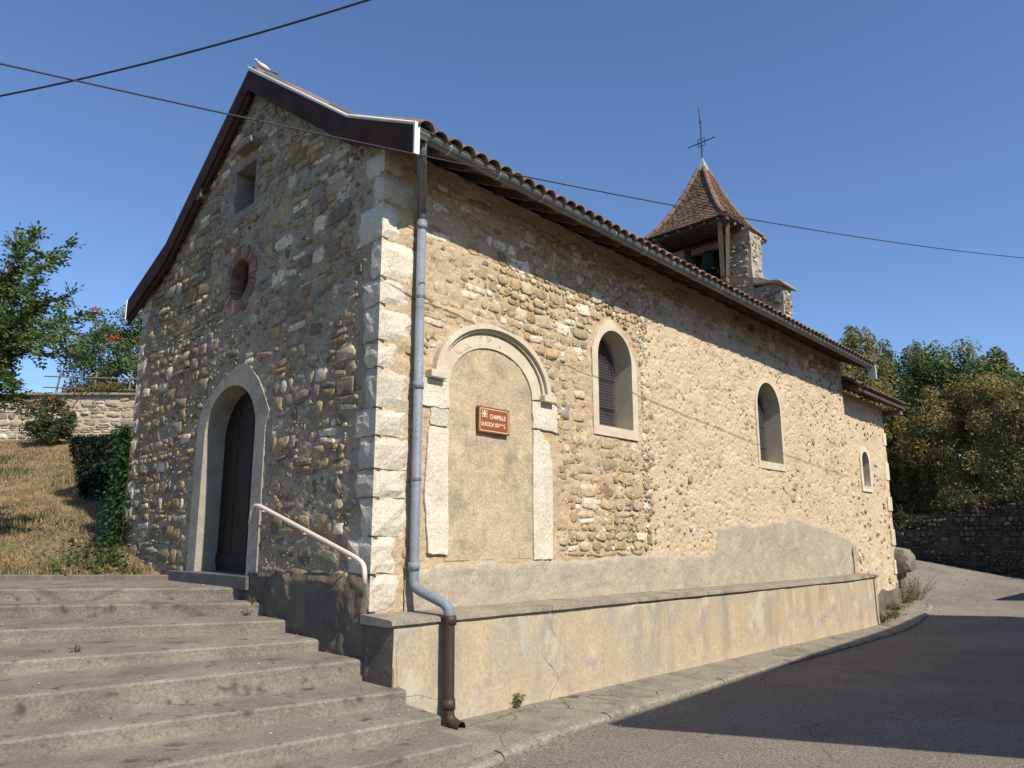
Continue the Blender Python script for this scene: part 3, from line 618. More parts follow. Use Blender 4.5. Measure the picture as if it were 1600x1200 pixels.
def slope_tiles(t0, z0, t1, z1, s0, s1, pitch, rows, parent, objs_first=True, verge=True, jit=.012):
    """cover tiles from eave (t0,z0) up to (t1,z1)"""
    VV = []; FF = []; n = 0
    e0 = P(0, t0, z0); e1 = P(0, t1, z1); dirv = Vector(e1-e0); Ls = dirv.length; dirv.normalize(); sv = Vector((US[0], US[1], 0)); nv = sv.cross(dirv);
    if nv.z < 0: nv = -nv
    xv = dirv.cross(nv); cols = int((s1-s0)/pitch)
    for c in range(cols+1):
        for r_ in range(rows):
            base = Vector(P(s0+c*pitch, t0, z0)) + dirv*(Ls*r_/rows - .03) + nv*(-.045+random.uniform(-jit, jit)*.5 + (.03 if verge and c == 0 else 0)) + sv*random.uniform(-jit, jit)
            tl = (dirv + nv*.05).normalized(); M3 = Matrix((xv, tl, xv.cross(tl))).transposed(); M = M3.to_4x4(); M.translation = base
            if (objs_first and r_ == 0) or (verge and c == 0): inst('tile', tile_me, M, parent)
            else:
                A = np.array(M3); VV.append(TV@A.T + np.array(base)); FF += [tuple(i+n for i in f) for f in TF]; n += len(TV)
    if VV: mk('tile_field', np.concatenate(VV), FF, MT['tile'], parent, None, True, 'stuff')
slope_tiles(RT[0]-.03, RZ[0], RT[1], RZ[1], -.02, 14.7, .205, 4, roof)
slope_tiles(RT[1], RZ[1], RT[2], RZ[2], -.02, 14.7, .205, 9, roof, False, True)
slope_tiles(RT[4], RZ[4], RT[3], RZ[3], -.02, 14.7, .205, 4, roof, False, False)
slope_tiles(RT[3], RZ[3], RT[2], RZ[2], -.02, 14.7, .205, 9, roof, False, False)
VV = []
for k in range(36):
    M3 = Matrix((Vector((UF[0], UF[1], 0)), Vector((US[0], US[1], 0)), Vector((0, 0, 1)))).transposed(); M = M3.to_4x4(); M.translation = Vector(P(-.1+k*.41, 3.36, 6.70)); inst('ridge_tile', tile_me, M, roof)
# bargeboards of the front gable, white metal edging, verge soffit
def strip(prof, d0, d1, s0, s1, name, m, par):
    mb = MB(); q = np.array(prof, float); n = len(q)
    V = np.concatenate([P(s0, q[:, 0], q[:, 1]+d1), P(s0, q[:, 0], q[:, 1]+d0), P(s1, q[:, 0], q[:, 1]+d1), P(s1, q[:, 0], q[:, 1]+d0)]); F = [(0, n, 3*n, 2*n), (n-1, 3*n-1, 4*n-1, 2*n-1)]
    for i in range(n-1):
        F += [(i, i+1, n+i+1, n+i), (2*n+i, 3*n+i, 3*n+i+1, 2*n+i+1), (i, 2*n+i, 2*n+i+1, i+1), (n+i, n+i+1, 3*n+i+1, 3*n+i)]
    return mb.add(V, F).mk(name, m, par)
pr = [(3.36, 6.72), (.58, 4.79), (-.72, 4.17)]; pl = [(3.36, 6.72), (6.12, 4.79), (7.75, 4.17)]
strip(pr, -.33, .0, -.155, -.125, 'bargeboard', MT['wood_dark'], roof); strip(pl, -.33, .0, -.155, -.125, 'bargeboard', MT['wood_dark'], roof)
strip(pr, -.13, -.09, -.124, .03, 'verge_soffit', MT['rafter'], roof); strip(pl, -.13, -.09, -.124, .03, 'verge_soffit', MT['rafter'], roof)
strip(pl, -.44, -.2, -.122, -.08, 'inner_board', MT['wood_dark'], roof)
strip(pr, -.01, .02, -.16, -.10, 'edging_lip', MT['trim'], roof); mb = MB(); mb.tube([P(-.165, a_, b_+.012) for a_, b_ in pr], [.027, .020, .012], 10); mb.mk('metal_edging', MT['trim'], roof, True); strip(pl, -.01, .02, -.15, -.10, 'metal_edging', MT['zinc'], roof)
mb = MB(); mb.box((-.17, -.745, 3.83), (-.10, -.722, 4.19), lambda x, y, z: P(x, y, z)); mb.mk('end_trim', MT['trim'], roof)
mb = MB(); mb.box((-.17, 7.752, 3.83), (-.10, 7.775, 4.19), lambda x, y, z: P(x, y, z)); mb.mk('end_trim', MT['trim'], roof)
mb = MB(); mb.box((14.70, -.78, 3.80), (14.80, -.60, 4.14), lambda x, y, z: P(x, y, z)); mb.mk('far_end_trim', MT['zinc_pale'], roof)
# rafters and boards under the street eave
fl = (RZ[1]-RZ[0])/(RT[1]-RT[0])
for k in range(29):
    s_ = .25 + k*.505; mb = MB(); mb.bar(P(s_, -.60, 4.17-.15+.12*fl), P(s_, .3, 4.17-.15+1.02*fl), .075, .10); mb.mk('rafter', MT['rafter'], roof)
for k in range(58):
    s_ = -.05 + k*.255; mb = MB(); y0 = -.66 + random.uniform(0, .1)
    for (ya, yb) in ((y0, y0+.28), (y0+.29, .1)):
        A = [P(s_, ya, 4.17-.088+(ya+.72)*fl), P(s_+.245, ya, 4.17-.088+(ya+.72)*fl), P(s_+.245, yb, 4.17-.088+(yb+.72)*fl), P(s_, yb, 4.17-.088+(yb+.72)*fl)]
        B = [a_ - np.array([0, 0, .016]) for a_ in A]; mb.add(A+B, [(0,1,2,3),(7,6,5,4),(0,4,5,1),(1,5,6,2),(2,6,7,3),(3,7,4,0)])
    mb.mk('eave_board', MT['plank'], roof)
# choir roof
chr_ = MB()
ce = [(-.42, 3.62), (3.36, 5.55), (7.1, 3.62)]
for i in range(2):
    (ta, za), (tb, zb) = ce[i], ce[i+1]
    chr_.add(np.concatenate([P(np.array([14.5, 18.45, 18.45, 14.5]), np.array([ta, ta, tb, tb]), np.array([za, za, zb, zb])), P(np.array([14.5, 18.45, 18.45, 14.5]), np.array([ta, ta, tb, tb]), np.array([za, za, zb, zb])-.10)]), [(0,1,2,3),(7,6,5,4),(0,4,5,1),(1,5,6,2),(2,6,7,3),(3,7,4,0)])
cr = chr_.mk('choir_roof', MT['rafter'], chapel)
slope_tiles(-.46, 3.66, 3.36, 5.6, 14.55, 18.4, .205, 11, cr)
for k in range(9):
    mb = MB(); s_ = 14.7+k*.46; mb.bar(P(s_, -.38, 3.54), P(s_, .5, 3.98), .09, .09); mb.mk('rafter', MT['plank'], cr)
mb = MB(); mb.bar(P(18.25, -.36, 3.44), P(18.25, 2.5, 3.44), .16, .14); mb.mk('wall_plate', MT['timber'], cr)

# ------------------------------------------------------------------ gutter and downpipe
gut = thing('gutter', 'long dull zinc half-round gutter under the street eave', 'gutter', P(0, -.7, 4.1))
mb = MB(); a = np.linspace(np.pi, 2*np.pi, 9); GW, GZ, GR = -.66, 4.135, .078
pr_ = [(GW+GR*math.cos(x), GZ+GR*math.sin(x)) for x in a] + [(GW+(GR-.006)*math.cos(x), GZ+.004+(GR-.006)*math.sin(x)) for x in a[::-1]]
q = np.array(pr_); n = len(q); mb.add(np.concatenate([P(-.10, q[:, 0], q[:, 1]), P(14.7, q[:, 0], q[:, 1])]), [(i, n+i, n+(i+1) % n, (i+1) % n) for i in range(n)] + [tuple(range(n)), tuple(range(2*n-1, n-1, -1))]); mb.mk('trough', MT['zinc'], gut)
mb = MB(); mb.tube([P(-.10, GW-GR, GZ+.004), P(14.7, GW-GR, GZ+.004)], .009, 6); mb.mk('rolled_rim', MT['zinc'], gut)
for k in range(19):
    s_ = .35 + k*.79; mb = MB(); r_ = GR+.004
    for dz in (0,):
        V = []; 
        for s2 in (s_, s_+.02): V += [P(s2, GW+r_*math.cos(x), GZ+r_*math.sin(x)) for x in a]
        mb.add(V, [(i, i+1, 9+i+1, 9+i) for i in range(8)])
    mb.mk('gutter_bracket', MT['zinc_pale'], gut)
pipe = thing('downpipe', 'blue grey downpipe with brown lower length at the chapel corner', 'downpipe', P(.57, -.55, -1.83))
def smooth(pts, k=6):
    pts = [np.array(p, float) for p in pts]; out = [pts[0]]
    for i in range(1, len(pts)-1):
        a_, b_, c_ = pts[i-1], pts[i], pts[i+1]; la = min(.09, np.linalg.norm(b_-a_)*.45); lc = min(.09, np.linalg.norm(c_-b_)*.45)
        p0 = b_ + (a_-b_)/np.linalg.norm(a_-b_)*la; p1 = b_ + (c_-b_)/np.linalg.norm(c_-b_)*lc
        for t in np.linspace(0, 1, k): out.append((1-t)**2*p0 + 2*t*(1-t)*b_ + t*t*p1)
    out.append(pts[-1]); return out
mb = MB(); mb.tube(smooth([P(.02, -.64, 4.06), P(.05, -.60, 3.92), P(.46, -.11, 3.62), P(.47, -.11, 3.5)]), .05, 12); mb.mk('swan_neck', MT['zinc'], pipe, True)
mb = MB(); mb.tube(smooth([P(.47, -.11, 3.5), P(.475, -.11, -.50), P(.56, -.58, -.66), P(.57, -.58, -.80)]), .052, 12); mb.mk('upper_pipe', MT['pvc'], pipe, True)
for zz in (3.44, 1.62, -.28):
    mb = MB(); mb.tube([P(.472, -.11, zz+.03), P(.472, -.11, zz-.05)], .061, 12); mb.mk('collar', MT['pvc'], pipe, True)
for zz in (2.6, .6):
    mb = MB(); mb.tube([P(.472, -.11, zz+.015), P(.472, -.11, zz-.015)], .058, 12); mb.bar(P(.472, -.10, zz), P(.472, .0, zz), .02, .02); mb.mk('clamp', MT['zinc'], pipe)
mb = MB(); mb.tube(smooth([P(.57, -.58, -.76), P(.58, -.58, -1.71), P(.60, -.69, -1.765), P(.605, -.745, -1.77)]), .058, 12, False); mb.tube(smooth([P(.57, -.58, -.76), P(.58, -.58, -1.71), P(.60, -.69, -1.765), P(.605, -.745, -1.77)]), .048, 12, False); mb.mk('lower_pipe', MT['iron_pipe'], pipe, True)
for zz in (-.80, -1.58):
    mb = MB(); mb.tube([P(.58, -.58, zz+.05), P(.58, -.58, zz-.04)], .066, 12); mb.mk('collar', MT['iron_pipe'], pipe, True)

# ------------------------------------------------------------------ low wall along the street
low = thing('low_wall', 'ochre plastered low wall with stone cap along the chapel side', 'low wall', P(7, -.47, -1.95))
def pf(u, z, d): return P(u, -.47-np.asarray(d), z)
def cap_z(u): return -.755 - .0075*np.asarray(u) + .03*np.exp(-((np.asarray(u)-14.3)/1.2)**2)
sheet(-.05, 14.32, -2.3, -.7, .05, pf, lambda u, z: .012*fbm(u*1.2, z*2, 31) + .004*fbm(u*9, z*9, 32) + .02*np.clip((-1.75-z)/.3, 0, 1), 'plaster_face', MT['plinth'], low, None, lambda u: cap_z(u)-.07)
mb = MB(); mb.box((-.05, -.468, -2.3), (-.03, -.0, -.83), lambda x, y, z: P(x, y, z)); mb.mk('near_end', MT['footing'], low)
mb = MB(); mb.box((14.30, -.472, -2.3), (14.33, -.05, -.93), lambda x, y, z: P(x, y, z)); mb.mk('far_end', MT['plinth'], low)
cs = [-.10, .62, 2.3, 4.15, 6.1, 8.2, 10.3, 12.4, 14.42]
for i in range(8):
    u = np.linspace(cs[i], cs[i+1]-.012, 7); V = []
    for x in u:
        j = .012*float(vn(x*6, 3.3)); zc = float(cap_z(x))
        for (w, h) in ((-.02, 0.02), (.46, 0.0), (.505+j, -.012), (.51+j, -.05), (.485+j, -.068), (-.02, -.068)): V.append(P(x, -w, zc+h+.004*float(vn(x*9, w*9))))
    F = [(a_*6+k, (a_+1)*6+k, (a_+1)*6+(k+1) % 6, a_*6+(k+1) % 6) for a_ in range(6) for k in range(6)] + [tuple(range(6)), tuple(range(41, 35, -1))]
    MB().add(V, F).mk('cap_slab', MT['cap'], low)

# ------------------------------------------------------------------ steps up to the door
steps = thing('stone_steps', 'broad worn concrete steps climbing to the chapel door', 'steps', W(-2.6, 7.2, -1.8))
NS = [(-.60, (-3.18, 9.76), (-6.3, 9.45)), (-.743, (-2.85, 9.36), (-5.72, 8.93)), (-.892, (-2.41, 8.91), (-5.05, 7.94)), (-1.034, (-1.92, 8.40), (-4.35, 6.88)),
      (-1.155, (-1.40, 7.89), (-3.78, 6.04)), (-1.36, (-.96, 7.43), (-3.49, 5.63)), (-1.505, (-.61, 7.08), (-2.44, 5.54)), (-1.64, (-.32, 6.79), (-1.18, 6.03))]
for i, (z, r_, l_) in enumerate(NS):
    r_ = np.array(r_); l_ = np.array(l_); d = (l_-r_)/np.linalg.norm(l_-r_); L_ = 6.2 if i else 6.6; nrm = np.array([-d[1], d[0]]);
    if nrm @ np.array([-.3, 1]) < 0: nrm = -nrm
    zb = (NS[i+1][0] if i+1 < len(NS) else -1.95) - .12
    back = 3.2 if i == 0 else 1.3
    r0 = r_ - d*(.02 if i < 5 else .0)
    nn = 56; V = []
    for k in range(nn):
        p = r0 + d*L_*k/(nn-1); e = .006*float(fbm(k*.35, i*3.1, 41)); c = .006*float(fbm(k*.9, i*5.7, 43))
        ch = .03*max(0., float(vn(k*.8, i*9.3, 47))*2-.62)
        e += ch
        for (o_, h) in ((0.0, zb), (0.004+e, z-.07), (0.0+e+c, z-.022-ch*.5), (.022+e, z-.004+c-ch*.6), (.10, z+.004*float(vn(k*.5, i))), (back*.5, z+.006), (back, z+.008), (back, zb)): V.append((*(p + nrm*o_), h+ZO))
    F = [(a_*8+k, (a_+1)*8+k, (a_+1)*8+k+1, a_*8+k+1) for a_ in range(nn-1) for k in range(7)] + [tuple(range(8)), tuple(range(nn*8-1, nn*8-9, -1))]
    MB().add(V, F).mk('step', MT['step'], steps)
mb = MB(); q = [W(-4.72, 11.28, -.60), W(-7.6, 11.36, -.60), W(-12, 11.5, -.60)]
for i in range(2):
    mb = MB(); mb.bar(q[i], q[i+1]*.999+q[i]*.001, .11, .16); o = mb.mk('edging_timber', MT['timber'], None, bevel=.012)
    tag(o, ['weathered timber edging between lawn and top step beside the chapel', 'weathered timber edging at the far left end of the lawn'][i], 'edging', 'timber edging of the lawn')

# ------------------------------------------------------------------ handrail
rail = thing('handrail', 'cream painted tube handrail sloping down the front wall', 'handrail', P(-.15, 1.2, -.4))
mb = MB(); mb.tube(smooth([P(-.13, 2.43, .16), P(-.13, 2.37, .385), P(-.13, 2.2, .37), P(-.13, .08, -.20), P(-.13, -.06, -.26), P(-.13, -.08, -.44)]), .026, 10); mb.mk('tube', MT['rail'], rail, True)
for t_ in (2.2, 1.2, .28):
    zz = .37 - (2.2-t_)*(.57/2.12); mb = MB(); mb.tube([P(-.13, t_, zz-.02), P(-.10, t_, zz-.06), P(.0, t_, zz-.06)], .010, 6); mb.mk('bracket', MT['rail'], rail)

# ------------------------------------------------------------------ sign
sg = thing('sign', 'brown enamel chapel name sign on the blocked arch', 'sign', P(1.74, -.03, 1.2))
mb = MB(); mb.prism([(1.465, 1.215), (2.01, 1.215), (2.01, 1.525), (1.465, 1.525)], .02, .055, side); mb.mk('panel', MT['sign_edge'], sg)
mb = MB(); mb.prism([(1.472, 1.222), (2.003, 1.222), (2.003, 1.518), (1.472, 1.518)], .0555, .0585, side); mb.mk('face', MT['sign'], sg)
def rrect(x0, z0, x1, z1, r, n=5):
    o = []
    for cx, cz, a0 in ((x1-r, z1-r, 0), (x0+r, z1-r, 90), (x0+r, z0+r, 180), (x1-r, z0+r, 270)):
        for k in range(n): a = R(a0+90*k/(n-1)); o.append((cx+r*math.cos(a), cz+r*math.sin(a)))
    return o + [o[0]]
mb = MB(); mb.band(rrect(1.492, 1.242, 1.983, 1.498, .02), rrect(1.486, 1.236, 1.989, 1.504, .024), .0585, .0600, side); mb.mk('border', MT['sign_white'], sg)
def text(body, u, z, size, sx=1.0, bold=.012):
    cu = bpy.data.curves.new('t', 'FONT'); cu.body = body; cu.size = 1.0; cu.offset = bold; cu.resolution_u = 3
    ob = bpy.data.objects.new('t', cu); coll.objects.link(ob); dg = bpy.context.evaluated_depsgraph_get(); me = bpy.data.meshes.new_from_object(ob.evaluated_get(dg))
    V = np.array([v.co[:] for v in me.vertices]); F = [tuple(p.vertices) for p in me.polygons]; bpy.data.objects.remove(ob)
    wd = V[:, 0].max()*size*sx
    mk('lettering', side(u+V[:, 0]*size*sx, z+V[:, 1]*size, np.full(len(V), .0603)), F, MT['sign_white'], sg); return wd
text('CHAPELLE', 1.655, 1.39, .074, .84, .012)
w_ = text('St.ROCH XIV', 1.512, 1.295, .070, .80, .012)
w2 = text('ème', 1.512+w_+.005, 1.322, .040, .8, .012)
text('S.', 1.512+w_+w2+.014, 1.295, .070, .8, .012)
mb = MB(); mb.band([(1.527, 1.405), (1.607, 1.405), (1.607, 1.475), (1.527, 1.475), (1.527, 1.405)], [(1.522, 1.40), (1.612, 1.40), (1.612, 1.48), (1.522, 1.48), (1.522, 1.40)], .0585, .0601, side); mb.mk('emblem_frame', MT['sign_white'], sg)
mb = MB()
for k in range(4):
    a = R(90*k); ca, sa = math.cos(a), math.sin(a); q = [(0, .008), (.016, .018), (.037, 0), (.016, -.018), (0, -.008)]; mb.prism([(1.567+x*ca-y*sa, 1.44+(x*sa+y*ca)*.95) for x, y in q], .0585, .0601+.0001*k, side)
mb.mk('emblem', MT['sign_white'], sg)

# ------------------------------------------------------------------ bell turret
tur = thing('bell_turret', 'small stone bell turret with tall flared scale-tiled pyramid roof', 'bell turret', P(14.2, 3.35, 6.5))
tS, tT, ta_, tb_, tz, tzA = 14.1, 3.35, 1.32, 1.26, 8.33, 10.62
def pier(t0, t1, s0, s1, z0, z1, name):
    mb = MB(); lv = np.linspace(z0, z1, 7); ring = []
    for zz in lv:
        for (s_, t_) in ((s0, t0), ((s0+s1)/2, t0), (s1, t0), (s1, (t0+t1)/2), (s1, t1), ((s0+s1)/2, t1), (s0, t1), (s0, (t0+t1)/2)): ring.append(P(s_+rng.normal(0, .025), t_+rng.normal(0, .025), zz))
    F = [(a_*8+k, a_*8+(k+1) % 8, (a_+1)*8+(k+1) % 8, (a_+1)*8+k) for a_ in range(6) for k in range(8)] + [tuple(range(48, 56))]
    o = mb.add(ring, F).mk(name, MT['mortar_front'] if False else MT['turret'], tur)
    S = []
    for _ in range(70):
        S.append((rng.uniform(t0+.08, t1-.08), rng.uniform(z0+.5, z1-.05), rng.uniform(.08, .2), rng.uniform(.05, .12), rng.uniform(.02, .04), rng.normal(0, .1), *(PAL[rng.choice([0, 2, 3, 4, 6])]*.9)))
    V1, F1, m1 = stone_mesh(np.array(S), lambda u, z, d: P(s0-np.asarray(d), u, z), rng)
    S2_ = np.array(S); S2_[:, 0] = rng.uniform(s0+.08, s1-.08, len(S)); V2, F2, m2 = stone_mesh(S2_, lambda u, z, d: P(u, t0-np.asarray(d), z), rng)
    VV = np.concatenate([V1, V2]); mk('rubble_stones', VV.reshape(-1, 3), (F1[None]+(np.arange(len(VV))*m1)[:, None, None]).reshape(-1, 3), MT['stone'], o, np.repeat(np.concatenate([S2_, S2_])[:, None, 6:9], m1, 1).reshape(-1, 3), False, 'stuff')
    return o
MT['turret'] = mat('turret rubble', (0.40, 0.35, 0.27), (0.25, 0.22, 0.175), scale=5, bump=0.9, bscale=14, fine=0.4, fscale=22)
pier(1.92, 2.72, 13.95, 14.65, 5.2, 8.22, 'pier'); pier(4.05, 4.8, 13.95, 14.65, 5.2, 8.22, 'pier')
mb = MB(); mb.box((13.9, 1.85, 8.22), (14.72, 2.8, 8.30), lambda x, y, z: P(x, y, z)); mb.mk('pier_cap', MT['boulder'], tur, bevel=.02)
pier(1.15, 1.92, 13.98, 14.62, 4.6, 6.55, 'shoulder')
mb = MB(); mb.prism([(1.02, 6.40), (1.3, 6.52), (1.92, 6.62), (1.92, 6.86), (1.7, 6.80), (1.45, 6.66), (1.2, 6.60), (1.0, 6.47)], -.06, .70, lambda u, z, d: P(13.95+np.asarray(d)+.04*np.sin(u*9), u, z)); mb.mk('shoulder_cap', MT['turret'], tur, bevel=.04)
# timbers
for k in range(6):
    mb = MB(); mb.box((14.72+.004*(k % 2), 2.72+k*.232, 7.25), (14.76, 2.94+k*.232, 8.3), lambda x, y, z: P(x, y, z)); mb.mk('back_board', MT['wood_dark'], tur)
for (a_, b_, w_) in ((P(13.55, 2.62, 6.95), P(12.98, 2.35, 8.28), .12), (P(13.6, 2.5, 6.95), P(13.25, 2.25, 8.28), .10), (P(13.6, 4.2, 7.0), P(13.0, 4.4, 8.28), .12), (P(13.95, 2.7, 6.9), P(13.55, 2.62, 6.9), .14), (P(13.95, 4.2, 6.95), P(13.6, 4.2, 6.95), .14)):
    mb = MB(); mb.bar(a_, b_, w_, w_); mb.mk('brace', MT['timber'], tur)
for (a_, b_) in ((P(12.95, 2.1, 8.3), P(12.95, 4.6, 8.3)), (P(15.2, 2.1, 8.3), P(15.2, 4.6, 8.3)), (P(12.9, 2.2, 8.36), P(15.3, 2.2, 8.36)), (P(12.9, 4.5, 8.36), P(15.3, 4.5, 8.36)), (P(14.1, 2.2, 8.2), P(14.1, 4.6, 8.2))):
    mb = MB(); mb.bar(a_, b_, .13, .13); mb.mk('beam', MT['rafter'], tur)
# flared pyramid: profile of half-size against height
pk = np.array([0, .10, .25, .45, .70, 1.0]); 
def half(f_): return np.interp(f_, [0, .08, .2, .35, .6, 1.0], [1.0, .87, .715, .555, .325, .04])
deck = MB(); lev = np.array([0, .08, .2, .35, .6, 1.0]); ring = []
for f_ in lev:
    hh = half(f_); zz = tz + (tzA-tz)*f_
    for (x, y) in ((-1, -1), (1, -1), (1, 1), (-1, 1)): ring.append(P(tS+x*ta_*hh, tT+y*tb_*hh, zz))
F = [(a_*4+k, a_*4+(k+1) % 4, (a_+1)*4+(k+1) % 4, (a_+1)*4+k) for a_ in range(5) for k in range(4)] + [(3, 2, 1, 0)]
deck.add(ring, F); troof = deck.mk('turret_roof', MT['rafter'], tur)
def face_pt(fc, e, f_):
    hh = half(f_); zz = tz + (tzA-tz)*f_
    x, y = {0: (-1, e), 1: (e, -1), 2: (1, e), 3: (e, 1)}[fc]; return P(tS+x*ta_*hh, tT+y*tb_*hh, zz)
for fc in range(4):
    VV = []; FF = []; CC = []; n = 0; prev = 0; rows = 27
    fs = np.linspace(0, .93, rows+1)
    cen = P(tS, tT, tz+.8)
    for r_ in range(rows):
        hw = (tb_ if fc in (0, 2) else ta_)*half(fs[r_]); k_ = max(1, int(2*hw/.165)); off = .5*(r_ % 2)/k_
        for c in range(k_+1):
            e0 = -1+2*(c/k_) - off*2*0 - (1/k_)*(r_ % 2); e1 = e0+2/k_*.94
            e0 = max(-.985, e0); e1 = min(.985, e1)
            if e1-e0 < .3/k_: continue
            f1 = min(.98, fs[r_]+.93/rows*1.6)
            a_, b_ = face_pt(fc, e0, fs[r_]), face_pt(fc, e1, fs[r_]); c_, d_ = face_pt(fc, e1, f1), face_pt(fc, e0, f1)
            nv = np.cross(b_-a_, d_-a_); nv /= np.linalg.norm(nv)+1e-9
            if nv @ (a_-cen) < 0: nv = -nv
            md = face_pt(fc, (e0+e1)/2, max(0, fs[r_]-.012))
            up = nv*(.028+rng.uniform(-.005, .006)); lo = nv*.006
            a2 = a_+(d_-a_)*.14; b2 = b_+(c_-b_)*.14
            V = [a2+up, md+up, b2+up, c_+lo, d_+lo, a2+up-nv*.014, md+up-nv*.014, b2+up-nv*.014]
            VV += V; FF += [tuple(i+n for i in q) for q in ((0,1,2,3,4),(0,5,6,1),(1,6,7,2))]; n += 8
            CC += [rng.uniform(.6, 1.35)*np.array([1, rng.uniform(.93, 1.07), rng.uniform(.9, 1.1)])]*8
    o = mk('scale_tiles', VV, FF, MT['flat_tile'], troof, np.array(CC), False, 'stuff'); fixn(o.data)
for (x, y) in ((-1, -1), (1, -1), (1, 1), (-1, 1)):
    fs = np.linspace(0, .95, 10)
    for i in range(9):
        pts = [P(tS+x*ta_*half(f_), tT+y*tb_*half(f_), tz+(tzA-tz)*f_+.015) for f_ in (fs[i]-.004 if i else 0, fs[i+1]+.01)]
        mb = MB(); mb.tube(pts, [.082, .066], 8); mb.mk('hip_tile', MT['hip_tile'], troof)
mb = MB(); V = [P(tS+x*.17, tT+y*.17, tzA-.16) for x, y in ((-1,-1),(1,-1),(1,1),(-1,1))] + [P(tS, tT, tzA+.34)]; mb.add(V, [(0,1,4),(1,2,4),(2,3,4),(3,0,4),(3,2,1,0)]); mb.mk('zinc_cap', MT['zinc_pale'], troof)
for k in range(6):
    for (fc, e) in ((0, -.85+.34*k), (1, -.85+.34*k)):
        p0 = face_pt(fc, e, 0); q = p0 + (P(tS, tT, tz)-p0)*.3; mb = MB(); mb.bar(p0+(q-p0)*.06-np.array([0, 0, .05]), q-np.array([0, 0, .03]), .06, .07); mb.mk('rafter_end', MT['timber'], troof)
cross = thing('iron_cross', 'thin black iron cross on top of the bell turret', 'cross', P(tS, tT, tzA+.2))
mb = MB(); mb.tube([P(tS, tT, tzA+.2), P(tS, tT, 12.05), P(tS-.02, tT+.03, 12.55)], [.022, .018, .012], 6); mb.mk('upright', MT['iron'], cross)
mb = MB(); mb.tube([P(tS, tT-.46, 11.40), P(tS, tT+.46, 11.40)], .014, 6); mb.mk('crossbar', MT['iron'], cross)
mb = MB(); mb.tube([P(tS-.0, tT, 12.02), P(tS, tT, 12.10)], .03, 8); mb.mk('finial', MT['iron'], cross)
for k in range(4):
    a0 = R(45+90*k); cx, cz = .1*math.cos(a0), .1*math.sin(a0); mb = MB(); mb.tube([P(tS, tT+cx+.055*math.cos(x), 11.40+cz+.055*math.sin(x)) for x in np.linspace(a0-2.4, a0+2.4, 9)], .009, 5); mb.mk('scroll', MT['iron'], cross)
bell = thing('bell', 'dark bronze bell hanging in the open turret', 'bell', P(14.05, 3.3, 7.4))
pf_ = [(.0, .60), (.10, .60), (.15, .56), (.17, .42), (.185, .25), (.22, .12), (.285, .02), (.295, 0), (.26, .0), (.2, .12)]
V = []; nb = 20
for (r_, h) in pf_:
    for k in range(nb): x = k/nb*2*np.pi; V.append(P(14.05, 3.3, 7.38+h) + np.array([r_*math.cos(x), r_*math.sin(x), 0]))
mb = MB(); mb.add(V, [(a_*nb+k, a_*nb+(k+1) % nb, (a_+1)*nb+(k+1) % nb, (a_+1)*nb+k) for a_ in range(len(pf_)-1) for k in range(nb)]); mb.mk('bell_body', MT['bronze'], bell, True)
mb = MB(); mb.bar(P(14.05, 2.8, 8.06), P(14.05, 3.8, 8.06), .16, .18); mb.mk('headstock', MT['timber'], bell)
mb = MB(); mb.tube([P(14.05, 3.3, 7.8), P(14.05, 3.3, 7.36)], [.02, .045], 8); mb.mk('clapper', MT['iron'], bell)

# ------------------------------------------------------------------ dove on the ridge
dove = thing('dove', 'pale dove perched on the front tip of the ridge', 'bird', P(.05, 3.36, 6.84))
ax = Vector((-.72, -.18, 0)).normalized(); up_ = Vector((0, 0, 1)); prof = [(-.20, -.05, .010, .022), (-.13, -.025, .014, .03), (-.07, .01, .04, .042), (-.01, .035, .055, .055), (.05, .06, .056, .052), (.09, .10, .038, .038), (.115, .135, .026, .027), (.135, .16, .027, .028), (.155, .165, .022, .022), (.172, .158, .008, .008), (.195, .150, .002, .002)]
V = []; lat = ax.cross(up_); b0 = Vector(P(.07, 3.36, 6.845))
for (x, z, rv, rl) in prof:
    for k in range(10): a = k/10*2*np.pi; V.append(tuple(b0 + ax*(x*.8) + up_*(z*.8-.005+rv*.8*math.sin(a)) + lat*(rl*.8*math.cos(a))))
mb = MB(); mb.add(V, [(i*10+k, i*10+(k+1) % 10, (i+1)*10+(k+1) % 10, (i+1)*10+k) for i in range(len(prof)-1) for k in range(10)] + [tuple(range(10)), tuple(range(len(prof)*10-1, len(prof)*10-11, -1))]); mb.mk('body', MT['bird'], dove, True)
mb = MB(); mb.bar(b0+ax*-.10+up_*-.02, b0+ax*-.21+up_*-.055, .05, .012); mb.mk('tail', MT['bird_dark'], dove)
for s_ in (-1, 1):
    mb = MB(); mb.bar(b0+lat*.02*s_+up_*.0, b0+lat*.02*s_+up_*-.10, .008, .008); mb.mk('leg', MT['hip_tile'], dove)

# ------------------------------------------------------------------ overhead cables
def px_ray(x, y):
    cx, cy = (x-800)/1205., (600-y)/1205.; p = R(PITCH); return np.array([cx, math.cos(p)-cy*math.sin(p), math.sin(p)+cy*math.cos(p)])
def cable(pts, A, B, r, label):
    # a span hung in one vertical plane between plan points A and B
    A = np.array(A, float); B = np.array(B, float); ts = []; zs = []
    for (x, y) in pts:
        d = px_ray(x, y); M = np.array([[d[0], -(B-A)[0]], [d[1], -(B-A)[1]]]); k, t = np.linalg.solve(M, A); ts.append(t); zs.append(k*d[2])
    c = np.polyfit(ts, zs, 2 if len(pts) > 2 else 1); tt = np.linspace(-.4, 1.3, 60); mb = MB()
    mb.tube([W(*(A+(B-A)*t), float(np.polyval(c, t))) for t in tt], r, 6); o = mb.mk('overhead_cable', MT['cable'], None, True); tag(o, label, 'cable', 'overhead cables')
